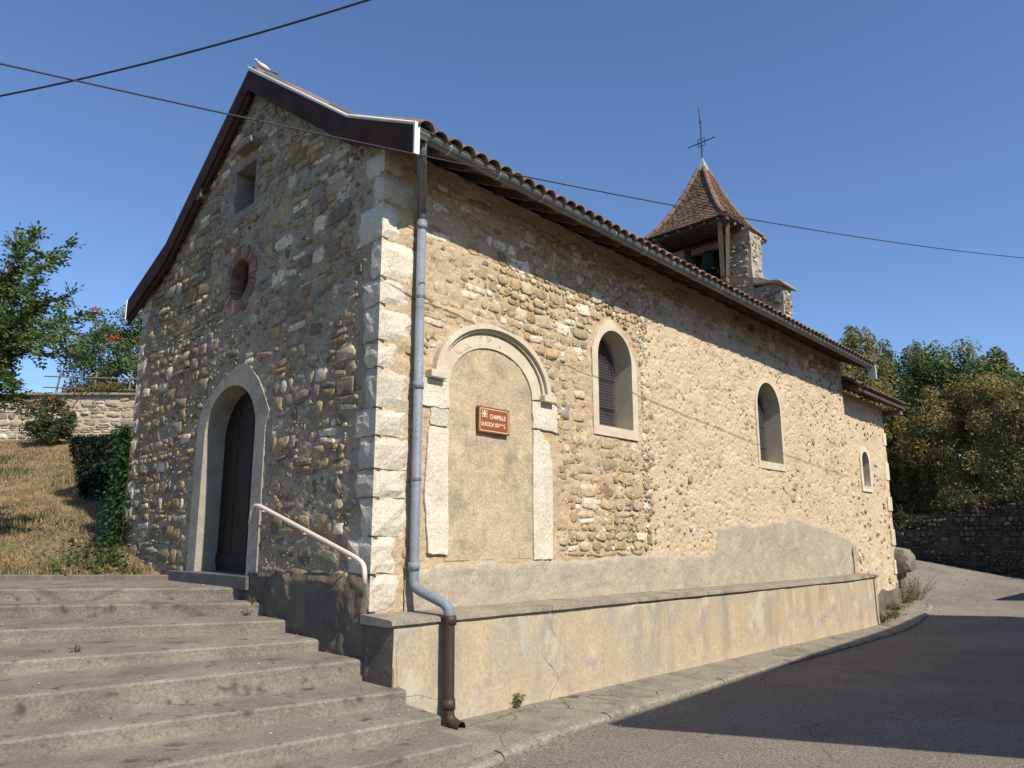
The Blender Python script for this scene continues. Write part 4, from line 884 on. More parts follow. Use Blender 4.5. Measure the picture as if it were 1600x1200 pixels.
cable([(0, 100), (385, 182), (640, 240), (830, 280), (1170, 341), (1600, 403)], (-3.41, 5.17), (9.3, 14.0), .007, 'long overhead cable sagging across the chapel front and turret')
cable([(0, 150), (290, 83), (575, 0)], (-5.0, 6.5), (-.6, 5.2), .009, 'short overhead cable crossing the upper left corner of the sky')

# ------------------------------------------------------------------ foliage
def leaves_mesh(pos, nrm, size, col, aspect=.55, tipdir=None):
    n = len(pos); nrm = nrm/np.linalg.norm(nrm, axis=1, keepdims=True); t = rng.normal(size=(n, 3)) if tipdir is None else tipdir + rng.normal(size=(n, 3))*.25
    t -= nrm*(t*nrm).sum(1, keepdims=True); t /= np.linalg.norm(t, axis=1, keepdims=True)+1e-9; b = np.cross(nrm, t); s = size[:, None]
    V = np.stack([pos - t*s*.5, pos + b*s*aspect*.5 + nrm*s*.10, pos + t*s*.5 - nrm*s*.06, pos - b*s*aspect*.5 + nrm*s*.10], 1).reshape(-1, 3)
    i = np.arange(n)*4; F = np.concatenate([np.stack([i, i+1, i+2], -1), np.stack([i, i+2, i+3], -1)])
    return V, F, np.repeat(col, 4, 0)
def crown_points(c, rx, ry, rz, ncl, per, r, sig=.16, low=-.75):
    out = []; cid = []
    for k in range(ncl):
        while True:
            v = r.normal(size=3); v /= np.linalg.norm(v)
            if v[2] > low: break
        q = r.uniform(.35, 1.0)**.45; bump_ = 1 + .35*float(vn(v[0]*2.2+c[0], v[1]*2.2+v[2]*2.6, 17))*2*.6
        cc = np.array(c) + v*np.array([rx, ry, rz])*q*bump_; m = int(per*r.uniform(.5, 1.5)); sg_ = sig*r.uniform(.6, 1.3)
        gq = r.normal(size=(m, 3)); gl = np.linalg.norm(gq, axis=1, keepdims=True); gq *= np.minimum(1, 1.7/gl); out.append(cc + gq*np.array([rx, ry, rz*.75])*sg_); cid += [k]*m
    return np.concatenate(out), np.array(cid)
def tree(name, label, base, top, rx, rz, pal, brown, ncl=60, per=260, size=.2, tr=.22, group=None, seed=1, sig=.15, cat='tree', low=-.75):
    r = np.random.default_rng(seed); base = np.array(base, float); c = base + np.array([0, 0, top-rz]); t = thing(name, label, cat, base, group)
    pos, cid = crown_points(c, rx, rx, rz, ncl, per, r, sig, low)
    out = (pos-c)/np.array([rx, rx, rz]); nr = out*.8 + r.normal(size=pos.shape)*.7 + np.array([0, 0, .5])
    pal = np.array(pal)*1.5; cl = r.integers(0, len(pal), ncl); col = pal[cl[cid]]*r.uniform(.65, 1.35, (len(pos), 1))
    bc = r.random(ncl) ** 1.0; isb = r.random(len(pos)) < np.clip((.55+.9*bc[cid])*brown, 0, .95); bp = np.array([(.40, .22, .085), (.48, .31, .13), (.30, .19, .08)])
    col[isb] = bp[r.integers(0, 3, isb.sum())]*r.uniform(.7, 1.3, (isb.sum(), 1))
    V, F, cc = leaves_mesh(pos, nr, size*r.uniform(.6, 1.3, len(pos)), col); mk('crown', V, F, MT['leaf'], t, cc)
    mb = MB(); th = c[2]-base[2]+rz*.35; pts = [base + np.array([.25*math.sin(k*1.1+seed), .25*math.cos(k*.9+seed), 0])*k/6 + np.array([0, 0, th*k/6-.15]) for k in range(7)]
    mb.tube(pts, np.linspace(tr, tr*.25, 7), 8)
    for k in range(11):
        i = 2 + k % 4; p = pts[i]; v = r.normal(size=3); v[2] = abs(v[2])*.7+.2; v /= np.linalg.norm(v); L_ = rx*r.uniform(.6, 1.0)
        mb.tube([p, p+v*L_*.5+np.array([0, 0, .1*L_]), p+v*L_*np.array([1, 1, 1.2])], [tr*.35, tr*.2, tr*.06], 5)
    mb.mk('trunk', MT['bark'], t, True); return t
G1 = [(.105, .125, .036), (.125, .145, .042), (.08, .105, .034), (.14, .15, .05)]; G2 = [(.055, .09, .034), (.07, .105, .038), (.085, .12, .05)]
G3 = [(.08, .115, .034), (.10, .13, .042), (.065, .10, .034)]
tg = 'trees behind the retaining wall'
# retaining wall on the right and its bank
RWP = np.array([(22.6, 19.8), (19.7, 24.2), (17.9, 27.0), (16.7, 28.8), (15.6, 30.5), (13.4, 33.4), (10.5, 36.5), (5.0, 40.5)])
_q = np.linspace(0, 1, 200); _seg = np.concatenate([[0], np.cumsum(np.linalg.norm(np.diff(RWP, axis=0), axis=1))]); RL = _seg[-1]
def rwf(u, z, d):
    u, z, d = np.broadcast_arrays(np.asarray(u, float), np.asarray(z, float), np.asarray(d, float)); k = np.clip(u, 0, RL)
    x = np.interp(k, _seg, RWP[:, 0]); y = np.interp(k, _seg, RWP[:, 1]); k0, k1 = np.clip(k-1.2, 0, RL), np.clip(k+1.2, 0, RL)
    dx = np.interp(k1, _seg, RWP[:, 0])-np.interp(k0, _seg, RWP[:, 0]); dy = np.interp(k1, _seg, RWP[:, 1])-np.interp(k0, _seg, RWP[:, 1]); L_ = np.hypot(dx, dy)
    return np.stack([x - dy/L_*d, y + dx/L_*d, z+ZO], -1)
def rw_top(u): return np.interp(u, [0, 5.3, 8.6, 10.8, 12.8, 16.4, 30], [1.5, 1.45, 1.36, .80, .32, .22, .5]) + .07*fbm(np.asarray(u)*1.1, np.asarray(u)*0, 51)
ret = thing('retaining_wall', 'dark shaded rubble retaining wall along the far side of the road', 'stone wall', rwf(12, -1.9, 0))
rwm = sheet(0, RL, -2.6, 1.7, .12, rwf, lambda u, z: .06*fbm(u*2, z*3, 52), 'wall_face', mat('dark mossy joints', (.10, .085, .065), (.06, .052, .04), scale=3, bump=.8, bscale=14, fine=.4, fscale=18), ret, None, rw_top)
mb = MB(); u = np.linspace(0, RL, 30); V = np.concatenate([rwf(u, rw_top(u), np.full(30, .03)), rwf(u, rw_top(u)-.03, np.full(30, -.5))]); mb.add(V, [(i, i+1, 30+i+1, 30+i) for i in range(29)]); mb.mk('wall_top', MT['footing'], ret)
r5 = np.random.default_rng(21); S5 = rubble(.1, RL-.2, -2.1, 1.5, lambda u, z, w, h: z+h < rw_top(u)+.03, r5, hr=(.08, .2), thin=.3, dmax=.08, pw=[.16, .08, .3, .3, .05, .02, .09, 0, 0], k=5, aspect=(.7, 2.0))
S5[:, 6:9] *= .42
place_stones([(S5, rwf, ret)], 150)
X, Y = np.meshgrid(np.linspace(0, RL, 40), np.linspace(.3, 45, 20), indexing='ij'); Zb = rw_top(X)-.08 + .07*(Y-.3) + .3*fbm(X*.2, Y*.2, 6)*(Y > 1)
V = rwf(X, Zb, -Y).reshape(-1, 3); i, j = np.meshgrid(np.arange(39), np.arange(19), indexing='ij'); a = (i*20+j).ravel()
o = mk('bank', V, np.stack([a, a+20, a+21, a+1], -1), MT['ground'], None, None, True, 'structure')
def bank_pt(u, d): return rwf(u, float(rw_top(u))-.15+.07*d, -d)
def tree_px(px, dep, ytop, ybase_z, rxp, rzk, pal, br, lb, k, sz):
    d = px_ray(px, 840); x = d[0]/d[1]*dep; ztop = (840-ytop)/1228*dep; rx = rxp/1205*dep; h = ztop-ybase_z; tree('broadleaf_tree', lb, W(x, dep, ybase_z), h, rx, min(h*rzk, h*.5+.2), pal, br, 130, 230, sz, .2, tg, 100+k, .13, low=-.98)
TR = [(1312, 50, 508, 1., 44, G1, .30, 'olive brown tree just above the far end of the gutter', .24), (1365, 56, 512, 1., 52, G1, .22, 'olive tree above the choir roof', .26), (1428, 60, 528, 1., 62, G2, .12, 'dull green tree just right of the gutter end', .26), (1495, 50, 522, 1., 72, G3, .05, 'bright green tall tree in the middle of the background row', .23),
      (1585, 46, 530, 1., 60, G3, .12, 'green tree with a loose pointed top near the right edge', .22), (1660, 40, 548, 1., 70, G2, .05, 'green tree cut off by the right picture edge', .2),
      (1432, 50, 625, .6, 58, G1, .28, 'rust-tinted low tree right behind the chapel end', .2), (1495, 45, 600, .6, 66, G1, .40, 'most browned tree over the retaining wall', .18), (1560, 40, 575, .6, 72, G1, .36, 'browned tree with rust leaf clusters right of centre', .17),
      (1628, 34, 590, .8, 85, G1, .34, 'nearest browning tree at the right edge above the wall', .15), (1395, 58, 690, .4, 50, G2, .15, 'dark low tree in the gap beside the choir wall', .22)]
for k, (px, dep, yt, zb_, rp, pal, br, lb, sz) in enumerate(TR): tree_px(px, dep, yt, zb_, rp, .56, pal, br, lb, k, sz)
# undergrowth along the top of the retaining wall
und = []; 
ORD = ['nearest', 'second', 'third', 'fourth', 'fifth', 'sixth', 'seventh', 'eighth', 'ninth', 'tenth', 'eleventh', 'farthest']
for k in range(8):
    u = 2.6 + k*2.1 + rng.uniform(-.5, .5); p = bank_pt(u, 1.0); ks = rng.uniform(.5, 1.15); t = thing('undergrowth_shrub', (ORD[k] if k < 7 else 'farthest')+' leafy shrub spilling over the retaining wall, counted from the right', 'shrub', p, 'shrubs on top of the retaining wall')
    pos, cid = crown_points(p+np.array([0, 0, .5*ks]), 1.25*ks, 1.25*ks, .8*ks, 18, 120, rng, .28, -.9); col = np.array(G2)[rng.integers(0, 3, len(pos))]*rng.uniform(.4, .95, (len(pos), 1)); bb = rng.random(len(pos)) < .3; col[bb] = (.17, .10, .045)
    V, F, cc = leaves_mesh(pos, rng.normal(size=pos.shape)+np.array([0, 0, .6]), rng.uniform(.08, .17, len(pos)), col); mk('foliage', V, F, MT['leaf'], t, cc)
    mb = MB(); [mb.tube([p, p+np.array([rng.normal(0, .4), rng.normal(0, .4), 1.1])], [.03, .008], 5) for _ in range(4)]; mb.mk('stems', MT['bark'], t)

# left background: garden wall, fence, house, trees
gw_y = 24.0
def gwf(u, z, d): u, z, d = np.broadcast_arrays(np.asarray(u, float), np.asarray(z, float), np.asarray(d, float)); return np.stack([u, gw_y - d + 0*u, z+ZO], -1)
gwall = thing('garden_wall', 'pale sunlit rubble garden wall at the top of the lawn', 'stone wall', W(-12, 24, 3))
gs = sheet(-22, -4, 2.2, 4.40, .06, gwf, lambda u, z: .03*fbm(u*3, z*5, 61), 'wall_face', mat('pale lime wall', (0.50, 0.42, 0.31), (0.38, 0.32, 0.24), scale=2, bump=0.8, bscale=14, fine=0.4, fscale=16), gwall)
r6 = np.random.default_rng(31); S6 = rubble(-21.8, -4.2, 2.5, 4.35, lambda u, z, w, h: z+h < 4.4, r6, hr=(.10, .24), thin=.2, dmax=.04, pw=[.24, .1, .16, .04, .30, .02, .02, .12, 0], k=7, aspect=(.8, 2.6), tint=1.1)
place_stones([(S6, gwf, gwall)], 150)
for k in range(15):
    u = -22 + k*1.2; mb = MB(); mb.box((u, 23.88, 4.40), (u+1.18, 24.4, 4.47+random.uniform(0, .03)), lambda x, y, z: np.stack([x, y, z+ZO], -1)); mb.mk('cap_stone', MT['cap'], gwall, bevel=.02)
fen = thing('rustic_fence', 'rustic pole fence on top of the garden wall', 'fence', W(-12, 24.2, 4.45))
for x_, dx in ((-14.6, .1), (-13.4, .06), (-12.28, .07), (-11.58, .13), (-10.9, -.05), (-9.8, .04), (-8.6, .04)):
    mb = MB(); mb.tube([W(x_, 24.25, 4.4), W(x_+dx, 24.25, 5.25+random.uniform(0, .1))], [.035, .028], 6); mb.mk('post', MT['timber'], fen)
for za, zb in ((4.98, 4.88), (4.62, 4.58)):
    mb = MB(); mb.tube([W(-15, 24.22, za+.1), W(-12.2, 24.2, za), W(-8.4, 24.22, zb)], .022, 6); mb.mk('fence_rail', MT['timber'], fen)
hs = thing('hillside_house', 'distant plastered house with brown tiled roof behind the garden wall', 'house', W(-26.5, 48, 5.4))
mb = MB(); mb.box((-27.5, 46, 5.0), (-23.6, 51, 8.3), lambda x, y, z: np.stack([x, y, z+ZO], -1)); mb.mk('wall', MT['plaster'], hs)
mb = MB(); V = [W(-28.2, 45.3, 8.2), W(-22.9, 45.3, 8.2), W(-22.9, 51.7, 8.2), W(-28.2, 51.7, 8.2), W(-26.8, 48.5, 9.75), W(-24.6, 48.5, 9.75)]
mb.add(V, [(0,1,5,4),(1,2,5),(2,3,4,5),(3,0,4),(3,2,1,0)]); rf = mb.mk('roof', MT['tile'], hs)
mb = MB(); mb.box((-26.2, 47.2, 8.9), (-25.6, 47.8, 10.05), lambda x, y, z: np.stack([x, y, z+ZO], -1)); mb.box((-26.27, 47.13, 10.05), (-25.53, 47.87, 10.13), lambda x, y, z: np.stack([x, y, z+ZO], -1)); mb.mk('chimney', MT['plaster'], rf)
for x_ in (-26.9, -25.1):
    mb = MB(); mb.box((x_, 45.95, 6.2), (x_+.9, 45.99, 7.5), lambda x, y, z: np.stack([x, y, z+ZO], -1)); mb.mk('window', MT['shutter'], hs)
tree('garden_tree', 'dense dark green tree behind the rustic fence', W(-14.6, 30.5, 4.3), 5.0, 2.9, 2.45, G2+[(.06, .085, .035)], .04, 130, 260, .13, .16, None, 151, .12, low=-.95)
def shrub(name, label, base, rx, rz, n, size, pal, cat='shrub', brown=.05, group=None):
    t = thing(name, label, cat, base, group); base = np.array(base); pos, cid = crown_points(base+np.array([0, 0, rz]), rx, rx, rz, 26, n//26, rng, .22, -.95)
    col = np.array(pal)[rng.integers(0, len(pal), len(pos))]*rng.uniform(.6, 1.3, (len(pos), 1)); bb = rng.random(len(pos)) < brown; col[bb] = (.18, .10, .04)
    V, F, cc = leaves_mesh(pos, rng.normal(size=pos.shape)*.8+(pos-base-np.array([0, 0, rz]))/rx+np.array([0, 0, .4]), size*rng.uniform(.6, 1.3, len(pos)), col); mk('foliage', V, F, MT['leaf'], t, cc)
    mb = MB(); [mb.tube([base-np.array([0, 0, .1]), base+np.array([rng.normal(0, rx*.4), rng.normal(0, rx*.4), rz*1.5])], [.02, .006], 5) for _ in range(6)]; mb.mk('stems', MT['bark'], t); return t
def flower(p, s, parent, n=7):
    mb = MB()
    for k in range(n):
        v = Vector(rng.normal(size=3)); v.normalize(); q = Vector(p) + v*s*.25; tip = q + v*s; u = v.orthogonal().normalized(); w = v.cross(u); ring = [tuple(tip + (u*math.cos(x)+w*math.sin(x))*s*.38) for x in np.arange(5)/5*2*np.pi]; nb_ = [tuple(q + (u*math.cos(x)+w*math.sin(x))*s*.1) for x in np.arange(5)/5*2*np.pi]
        mb.add(nb_+ring, [(i, (i+1) % 5, 5+(i+1) % 5, 5+i) for i in range(5)])
    return mb.mk('flower', MT['petal'], parent)
sh = shrub('trumpet_shrub', 'round shrub with a few orange flowers against the garden wall', W(-13.9, 23.0, 2.7), .62, .80, 5200, .085, G2+[(.06, .085, .03)])
for q in ((-13.6, 22.45, 4.0), (-14.1, 22.5, 3.9)): flower(W(*q), .09, sh)
sh2 = shrub('low_flower_bed', 'low plants with red flowers along the top of the garden wall', W(-13.1, 24.5, 4.35), .8, .3, 1500, .08, G1); [flower(W(x, 24.2, 4.75), .09, sh2) for x in (-13.2, -12.9, -12.75)]
# clipped hedge beside the chapel; its shade is darkened into the leaf colour
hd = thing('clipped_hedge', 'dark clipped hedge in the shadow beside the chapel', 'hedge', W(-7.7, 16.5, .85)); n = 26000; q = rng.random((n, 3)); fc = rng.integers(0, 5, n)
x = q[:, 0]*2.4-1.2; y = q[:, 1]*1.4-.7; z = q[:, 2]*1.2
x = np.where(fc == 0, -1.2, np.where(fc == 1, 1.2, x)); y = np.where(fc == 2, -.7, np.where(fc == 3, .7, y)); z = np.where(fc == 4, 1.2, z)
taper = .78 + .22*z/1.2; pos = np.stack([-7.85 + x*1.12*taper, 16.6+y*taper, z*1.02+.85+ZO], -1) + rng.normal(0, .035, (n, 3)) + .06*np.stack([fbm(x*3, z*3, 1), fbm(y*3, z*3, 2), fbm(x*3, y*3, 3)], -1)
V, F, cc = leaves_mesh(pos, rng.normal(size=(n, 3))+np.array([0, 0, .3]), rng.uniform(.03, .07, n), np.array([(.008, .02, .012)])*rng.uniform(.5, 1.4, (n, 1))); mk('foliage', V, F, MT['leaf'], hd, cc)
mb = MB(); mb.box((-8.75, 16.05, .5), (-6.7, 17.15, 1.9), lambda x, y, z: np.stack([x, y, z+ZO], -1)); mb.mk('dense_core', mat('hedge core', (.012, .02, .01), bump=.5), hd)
# ivy on the near left corner
ivy = thing('ivy', 'green ivy climbing the left corner of the chapel front', 'ivy', P(-.1, 7.3, -.5)); pos = []; nr = []
for k in range(4200):
    z = -.6 + 2.45*rng.random()**1.15; wd = .34*(1-.55*(z+.6)/2.4); t_ = 7.28 + rng.normal(0, wd*.55); s_ = -.07 - abs(rng.normal(0, .11)) if t_ < 7.22 else rng.normal(-.05, .16)
    pos.append(P(s_, t_ + .1*float(vn(z*3, 2.2)), z)); nr.append((-US[0]*.8+rng.normal(0, .4), -US[1]*.8+rng.normal(0, .4), .5+rng.normal(0, .3)))
for k in range(1100):
    t_ = 6.9 + rng.normal(0, .5); s_ = -.25 - abs(rng.normal(0, .35)); pos.append(P(s_, t_, -.52 + abs(rng.normal(0, .16)) + .12*(t_-6.5)*(t_ > 6.5))); nr.append((rng.normal(0, .5), rng.normal(0, .5), 1))
pos = np.array(pos); V, F, cc = leaves_mesh(pos, np.array(nr), rng.uniform(.045, .10, len(pos)), np.array([(.05, .105, .028), (.04, .085, .025), (.075, .13, .04)])[rng.integers(0, 3, len(pos))]*rng.uniform(.6, 1.3, (len(pos), 1)), .75); mk('foliage', V, F, MT['leaf'], ivy, cc)
mb = MB(); [mb.tube([P(-.05, 7.25+rng.normal(0, .1), -.6), P(-.05, 7.25+rng.normal(0, .1), .4), P(-.05, 7.3+rng.normal(0, .08), 1.5)], [.02, .014, .006], 5) for _ in range(4)]; mb.mk('stems', MT['bark'], ivy)

# trumpet vine reaching in from the left
vine = thing('trumpet_vine', 'trumpet vine branches with orange flowers and brown pods hanging in at left', 'vine', W(-8.9, 12.2, -.4))
def at(x, y, dep): d = px_ray(x, y); return d/d[1]*dep + np.array([0, 0, ZO])
root = W(-8.9, 12.2, -.5); hub = W(-8.7, 12.1, 2.4); sm = MB(); sm.tube([root, W(-8.95, 12.15, 1.0), hub], [.10, .085, .06], 8)
tips = [(104, 382, 12.0), (98, 400, 11.7), (60, 362, 12.3), (30, 372, 11.6), (112, 462, 12.2), (150, 492, 11.9), (60, 640, 11.9), (85, 530, 11.4), (40, 455, 11.5), (60, 440, 12.6), (130, 560, 12.5), (20, 600, 11.6), (150, 540, 11.6), (5, 500, 11.2), (90, 480, 12.8), (45, 520, 12.0), (10, 430, 12.2), (128, 520, 11.5), (20, 540, 12.6), (60, 490, 12.3), (0, 570, 12.2), (0, 460, 12.4), (110, 505, 12.0), (30, 640, 12.2)]
lp = []; ln = []; lt = []
for (x, y, dp_) in tips:
    tip = at(x, y, dp_); st = hub + rng.normal(0, .25, 3); st[2] += np.clip((tip[2]-st[2])*.5, -1.3, 1.6); mid = (st+tip)/2 + np.array([0, 0, .32])
    ts = np.linspace(0, 1, 14); cur = [(1-t)**2*st + 2*t*(1-t)*mid + t*t*tip for t in ts]; sm.tube(cur, np.linspace(.016, .003, 14), 5)
    for k in range(2, 14):
        for rep in range(4):
            d = cur[k]-cur[k-1]; d /= np.linalg.norm(d); v = d*.5 + rng.normal(0, .6, 3); v /= np.linalg.norm(v); L_ = rng.uniform(.16, .28); base = cur[k] + (cur[k-1]-cur[k])*rng.random()
            sidev = np.cross(v, [0, 0, 1]); sidev /= np.linalg.norm(sidev)+1e-6; upv = np.cross(sidev, v)
            for j in range(4):
                for sg_ in (-1, 1): lp.append(base + v*L_*(j+1)/4.5 + sidev*sg_*.035 + np.array([0, 0, -.012*j])); lt.append(sidev*sg_+v*.5); ln.append(upv + rng.normal(0, .3, 3))
            lp.append(base + v*L_*1.1); lt.append(v); ln.append(upv)
lp = np.array(lp); V, F, cc = leaves_mesh(lp, np.array(ln)+1e-3, rng.uniform(.065, .11, len(lp)), np.array([(.12, .18, .05), (.09, .15, .045), (.15, .20, .065)])[rng.integers(0, 3, len(lp))]*rng.uniform(.6, 1.3, (len(lp), 1)), .5, np.array(lt)); mk('leaves', V, F, MT['leaf'], vine, cc)
sm.mk('stems', MT['stem'], vine, True)
for (x, y, d_, s_) in ((180, 527, 11.9, .055), (172, 530, 11.9, .05), (149, 483, 11.9, .04)): flower(at(x, y, d_), s_, vine)
for (x, y) in ((8, 408), (14, 412), (20, 408), (118, 600), (122, 612), (112, 596)):
    p = at(x, y, 11.8); mb = MB(); mb.tube([p, p+np.array([.02, 0, -.06]), p+np.array([.0, 0, -.15]), p+np.array([-.04, 0, -.2])], [.006, .014, .012, .003], 6); mb.mk('seed_pod', MT['pod'], vine)

# dry grass on the lawn
n = 120000; gx = rng.uniform(-21, -4, n); gy = 11.4 + 12.4*rng.random(n)**1.2; dens = fbm(gx*.5, gy*.5, 71) + .5*fbm(gx*1.6, gy*1.6, 72); keep = dens > -.25+.5*rng.random(n)-.25; gx, gy, dens = gx[keep], gy[keep], dens[keep]; n = len(gx)
gz = lawn_z(gx, gy) + ZO; h = rng.uniform(.035, .10, n)*(1+.6*(dens > .3)); a = rng.random(n)*2*np.pi; wv = np.stack([np.cos(a), np.sin(a), 0*a], -1)*.013; ln_ = rng.normal(0, .03, (n, 3)); ln_[:, 2] = h; b0_ = np.stack([gx, gy, gz-.005], -1)
V = np.stack([b0_-wv, b0_+wv, b0_+ln_], 1).reshape(-1, 3); grn = (dens + rng.normal(0, .2, n)) > .42; col = np.where(grn[:, None], np.array([(.085, .115, .03)]), np.array([(.37, .275, .15)]))*rng.uniform(.6, 1.25, (n, 1))
mk('grass', V, np.arange(3*n).reshape(-1, 3), MT['leaf'], None, np.repeat(col, 3, 0), False, 'stuff'); o = bpy.data.objects['grass']; tag(o, 'short dry grass with green patches on the sloping lawn', 'grass')
# small stones and dead leaves lying on the steps and lawn edge
n = 560; k = rng.integers(0, 7, n); V = []; F = []; C_ = []
for i in range(n):
    if i < 150:
        z, r_, l_ = NS[k[i]]; f_ = rng.random()*1.05; p = np.array(r_)*(1-f_) + np.array(l_)*f_; d = np.array(l_)-np.array(r_); d /= np.linalg.norm(d); nn_ = np.array([-d[1], d[0]]); nn_ *= np.sign(nn_ @ np.array([-.3, 1])); p = p + nn_*(rng.uniform(.05, .42)); zz = z + .012
    else:
        p = np.array([rng.uniform(-8.5, -4.6), 11.3 + abs(rng.normal(0, .9))]); zz = float(lawn_z(p[0], p[1]))+.005 if p[1] > 11.34 else -.59
    s_ = rng.uniform(.004, .012); q = rng.normal(0, .3, (6, 3))*s_ + np.array([(s_, 0, 0), (-s_, 0, 0), (0, s_, 0), (0, -s_, 0), (0, 0, s_*.6), (0, 0, -s_*.4)]) + np.array([*p, zz+ZO]); b_ = len(V); V += list(q); F += [tuple(b_+j for j in f) for f in ((0,2,4),(2,1,4),(1,3,4),(3,0,4),(2,0,5),(1,2,5),(3,1,5),(0,3,5))]
    C_ += [np.array([(.5, .45, .36), (.2, .12, .06), (.3, .27, .22)][rng.integers(0, 3)])]*6
o = mk('litter', V, F, MT['stone'], None, np.array(C_), False, 'stuff'); tag(o, 'tiny stones and dead leaves strewn on steps and lawn edge', 'litter')
V = []; F = []; C_ = []
for i in range(1700):
    s_ = rng.uniform(-1, 19) ; w_ = float(np.interp(s_, KS, KW)) + .13 + abs(rng.normal(0, .22)); p = P(s_, -w_, 0); p[2] = float(road_xy(p[0], p[1])) + ZO + .008
    if i > 900: p = np.array([rng.uniform(11.5, 17.5), 0, 0]); p[1] = rng.uniform(22, 29); p[2] = float(road_xy(p[0], p[1])) + ZO + .015
    g_ = rng.uniform(.005, .016)*(1.5 if i > 900 else .8); q = rng.normal(0, .3, (6, 3))*g_ + np.array([(g_, 0, 0), (-g_, 0, 0), (0, g_, 0), (0, -g_, 0), (0, 0, g_*.6), (0, 0, -g_*.4)]) + p; b_ = len(V); V += list(q); F += [tuple(b_+j for j in f) for f in ((0,2,4),(2,1,4),(1,3,4),(3,0,4),(2,0,5),(1,2,5),(3,1,5),(0,3,5))]; C_ += [np.array([(.42, .38, .30), (.25, .22, .18), (.34, .29, .22)][rng.integers(0, 3)])]*6
o = mk('grit', V, F, MT['stone'], None, np.array(C_), False, 'stuff'); tag(o, 'loose grit along the kerb and on the road bend', 'grit')
# weeds
def weed(label, base, r_, h, n, cols, lf=.05):
    t = thing('weed', label, 'weed', base, 'weeds by the walls'); base = np.array(base); pos = []; nr = []; mb = MB()
    for k in range(n):
        v = rng.normal(size=3)*np.array([r_, r_, 0]); tip = base + v + np.array([0, 0, h*rng.uniform(.4, 1)]); mb.tube([base+v*.25-np.array([0, 0, .02]), base + v*.6 + np.array([0, 0, h*.4]), tip], [.004, .003, .0015], 4)
        for j in range(8): f_ = rng.uniform(.2, 1); pos.append(base+v*f_+np.array([0, 0, (tip[2]-base[2])*f_])+rng.normal(0, .015, 3)); nr.append(rng.normal(size=3)+np.array([0, 0, .7]))
    V, F, cc = leaves_mesh(np.array(pos), np.array(nr), rng.uniform(.5, 1.2, len(pos))*lf, np.array(cols)[rng.integers(0, len(cols), len(pos))]*rng.uniform(.7, 1.3, (len(pos), 1))); mk('leaves', V, F, MT['leaf'], t, cc); mb.mk('stems', MT['stem'], t)
GR = [(.09, .15, .03), (.12, .18, .04)]; DRY = [(.22, .16, .07), (.10, .12, .04), (.17, .13, .06)]
weed('small bright green weed at the foot of the low wall', P(1.66, -.53, float(road_z(1.66))+.11), .03, .13, 16, GR, .035)
weed('tiny weed in the crack of the third step', W(-2.98, 9.18, -.742), .02, .07, 7, GR, .03)
weed('small weed in the corner of an upper step by the footing', W(-2.52, 9.0, -.885), .02, .06, 6, GR, .025)
weed('dry tuft on the left part of the fourth step', W(-4.0, 7.45, -1.03), .03, .05, 8, DRY, .03)
weed('green weeds at the far end of the low wall', P(14.5, -.45, float(road_z(14.5))+.09), .16, .22, 50, GR+DRY, .05)
weed('leafy weed tuft by the kerb end', P(15.4, -.45, float(road_z(15.4))+.08), .14, .2, 40, GR, .05)
weed('dry weeds growing below the boulder', P(18.3, -.05, float(road_z(18.3))+.06), .24, .75, 80, DRY, .05)
weed('tall straw weeds on the road bend by the chapel end', P(19.2, .0, float(road_z(19.2))+.06), .3, .65, 70, DRY, .045)
weed('weeds along the far choir foot', P(16.8, -.15, float(road_z(16.8))+.08), .2, .2, 50, GR+DRY, .05)
for k in range(12):
    x_ = -8.6 + k*.38 + rng.normal(0, .15); y_ = 11.55 + abs(rng.normal(0, .5)); weed(['leftmost', 'second', 'third', 'fourth', 'fifth', 'sixth', 'seventh', 'eighth', 'ninth', 'tenth', 'eleventh', 'rightmost'][k]+' low green weed along the lawn edge above the steps', W(x_, y_, float(lawn_z(x_, y_))), .09, .10, 14, GR, .05)
# boulder propped at the choir corner
r_ = np.random.default_rng(5); bm = bmesh.new(); bmesh.ops.create_icosphere(bm, subdivisions=3, radius=1)
for v in bm.verts:
    q = v.co; m_ = max(abs(q.x), abs(q.y), abs(q.z)); q = q*(.55 + .45/m_); k = 1 + .16*float(fbm(q.x*1.7+5, q.y*1.7+q.z*2, 91)); pt = P(18.3+q.x*.36*k, .12+q.y*.42*k, -.62+q.z*.34*k*(1-.12*q.x)); v.co = pt
me = bpy.data.meshes.new('guard_boulder'); bm.to_mesh(me); bm.free(); me.materials.append(MT['boulder'])
o = bpy.data.objects.new('guard_boulder', me); coll.objects.link(o); tag(o, 'rough grey boulder jutting from the far chapel corner', 'boulder')
mb = MB(); mb.tube([P(18.35, .05, -2.1), P(18.33, .08, -1.4), P(18.3, .1, -.8)], [.16, .14, .15], 7); o = mb.mk('prop_stone', MT['boulder']); tag(o, 'upright stone prop under the boulder at the chapel corner', 'stone')
# dark damp foot of the choir
sheet(14.4, 18.14, -2.2, -1.2, .04, choir_side, lambda u, z: .05 + .04*fbm(u*3, z*3, 95), 'choir_footing', MT['footing'], chapel, None, lambda u: -1.35 + .12*fbm(u*2, u*0, 96))

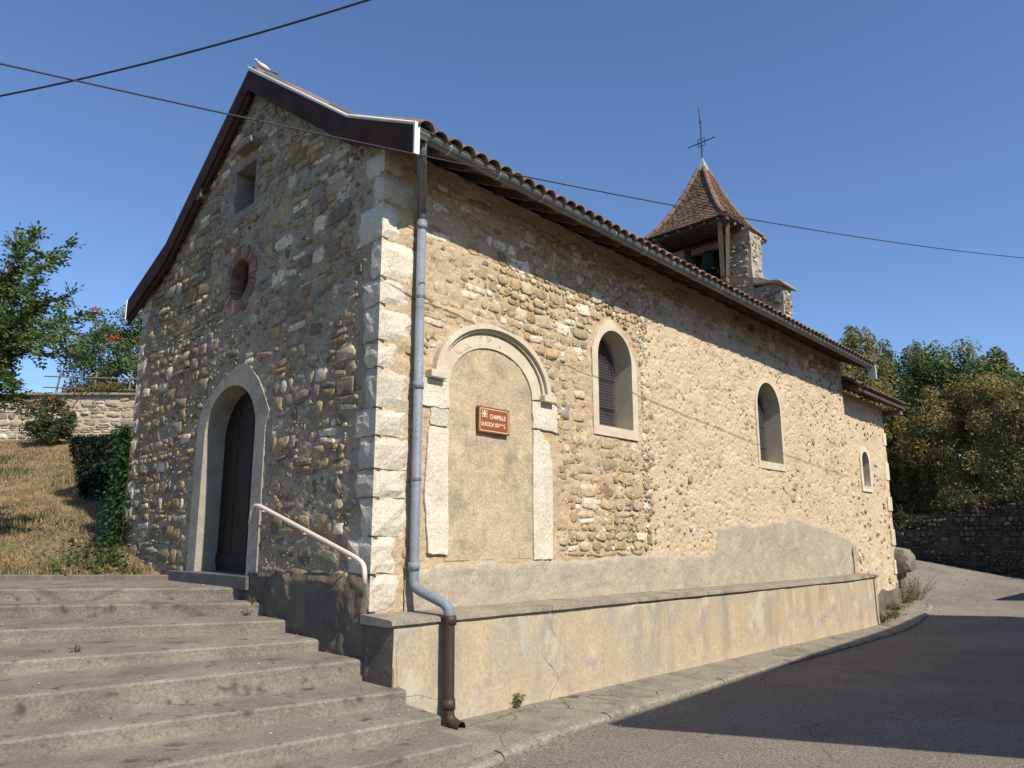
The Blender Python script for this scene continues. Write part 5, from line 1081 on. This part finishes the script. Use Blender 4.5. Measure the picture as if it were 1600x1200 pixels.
# ------------------------------------------------------------------ houses across the street (outside the picture, their shadows fall on the road)
hd_ = np.array([-math.sin(az), -math.cos(az)])   # the way the light travels over the ground
def street_house(A, B, D, eave, zr, label, rise=1.6, over=.4):
    """A, B: shadow-side eave ends on the ground where the eave shadow lands; D: depth direction end near A"""
    k = eave/math.tan(R(SUN_EL)); A2 = np.array(A)-hd_*k; B2 = np.array(B)-hd_*k; dv = np.array(D)-np.array(A); dv = dv/np.linalg.norm(dv)*7
    h = thing('street_house', label, 'house', (*((A2+B2)/2+dv/2), zr+ZO)); pts = [A2, B2, B2+dv, A2+dv]; ub = (B2-A2)/np.linalg.norm(B2-A2); un = dv/7; ins = [A2+ub*over+un*.35, B2-ub*.4+un*.35, B2+dv-ub*.4-un*.35, A2+dv+ub*over-un*.35]; mb = MB()
    V = [(*q, zr+ZO-.3) for q in ins] + [(*q, zr+ZO+eave-.12) for q in ins]; mb.add(V, [(0,1,5,4),(1,2,6,5),(2,3,7,6),(3,0,4,7)]); mb.mk('wall', MT['plaster'], h)
    r0 = (pts[0]+pts[3])/2; r1 = (pts[1]+pts[2])/2; z0 = zr+ZO+eave; V = [(*q, z0-.15) for q in pts] + [(*q, z0) for q in pts] + [(*r0, z0+rise), (*r1, z0+rise)]
    mb = MB(); mb.add(V, [(3,2,1,0),(0,1,5,4),(1,2,6,5),(2,3,7,6),(3,0,4,7),(4,5,9,8),(6,7,8,9),(7,4,8),(5,6,9)]); mb.mk('roof', MT['tile'], h)
    L_ = np.linalg.norm(B2-A2); u = (B2-A2)/L_; nrm_ = -dv/7
    for f_ in np.arange(.1, .9, .16):
        for zz in (1.0, 3.4):
            if zz+1.3 > eave: continue
            c = ins[0]*(1-f_)+ins[1]*f_; mb = MB(); a_ = np.array([*c, zr+ZO+zz]) + np.array([*nrm_, 0])*.02; b_ = a_+np.array([*(u*.95), 0]); mb.bar((a_+np.array([0, 0, .65])), (b_+np.array([0, 0, .65])), .05, 1.3); mb.mk('window', MT['shutter'], h)
pb = P(14.2, 0, 0)[:2] - hd_*5.1
po = thing('street_post', 'slim metal post at the edge of the street', 'post', (*pb, float(road_xy(*pb))+ZO)); mb = MB(); mb.tube([(*pb, float(road_xy(*pb))+ZO-.1), (*pb, ZO-.3+5.1*math.tan(R(SUN_EL)))], .045, 8); mb.mk('pole', MT['zinc'], po)
mb = MB(); mb.tube([(*pb, float(road_xy(*pb))+ZO-.05), (*pb, float(road_xy(*pb))+ZO+.25)], .09, 8); mb.mk('base', MT['zinc'], po)
street_house((.95, 8.45), (10.18, 19.93), (4.23, 6.85), 5.6, -1.9, 'plastered house across the street casting the long road shadow', over=1.6)
street_house((13.38, 22.6), (17.2, 25.9), (16.6, 22.3), 3.2, -1.9, 'low outbuilding beyond the street house', 1.0)
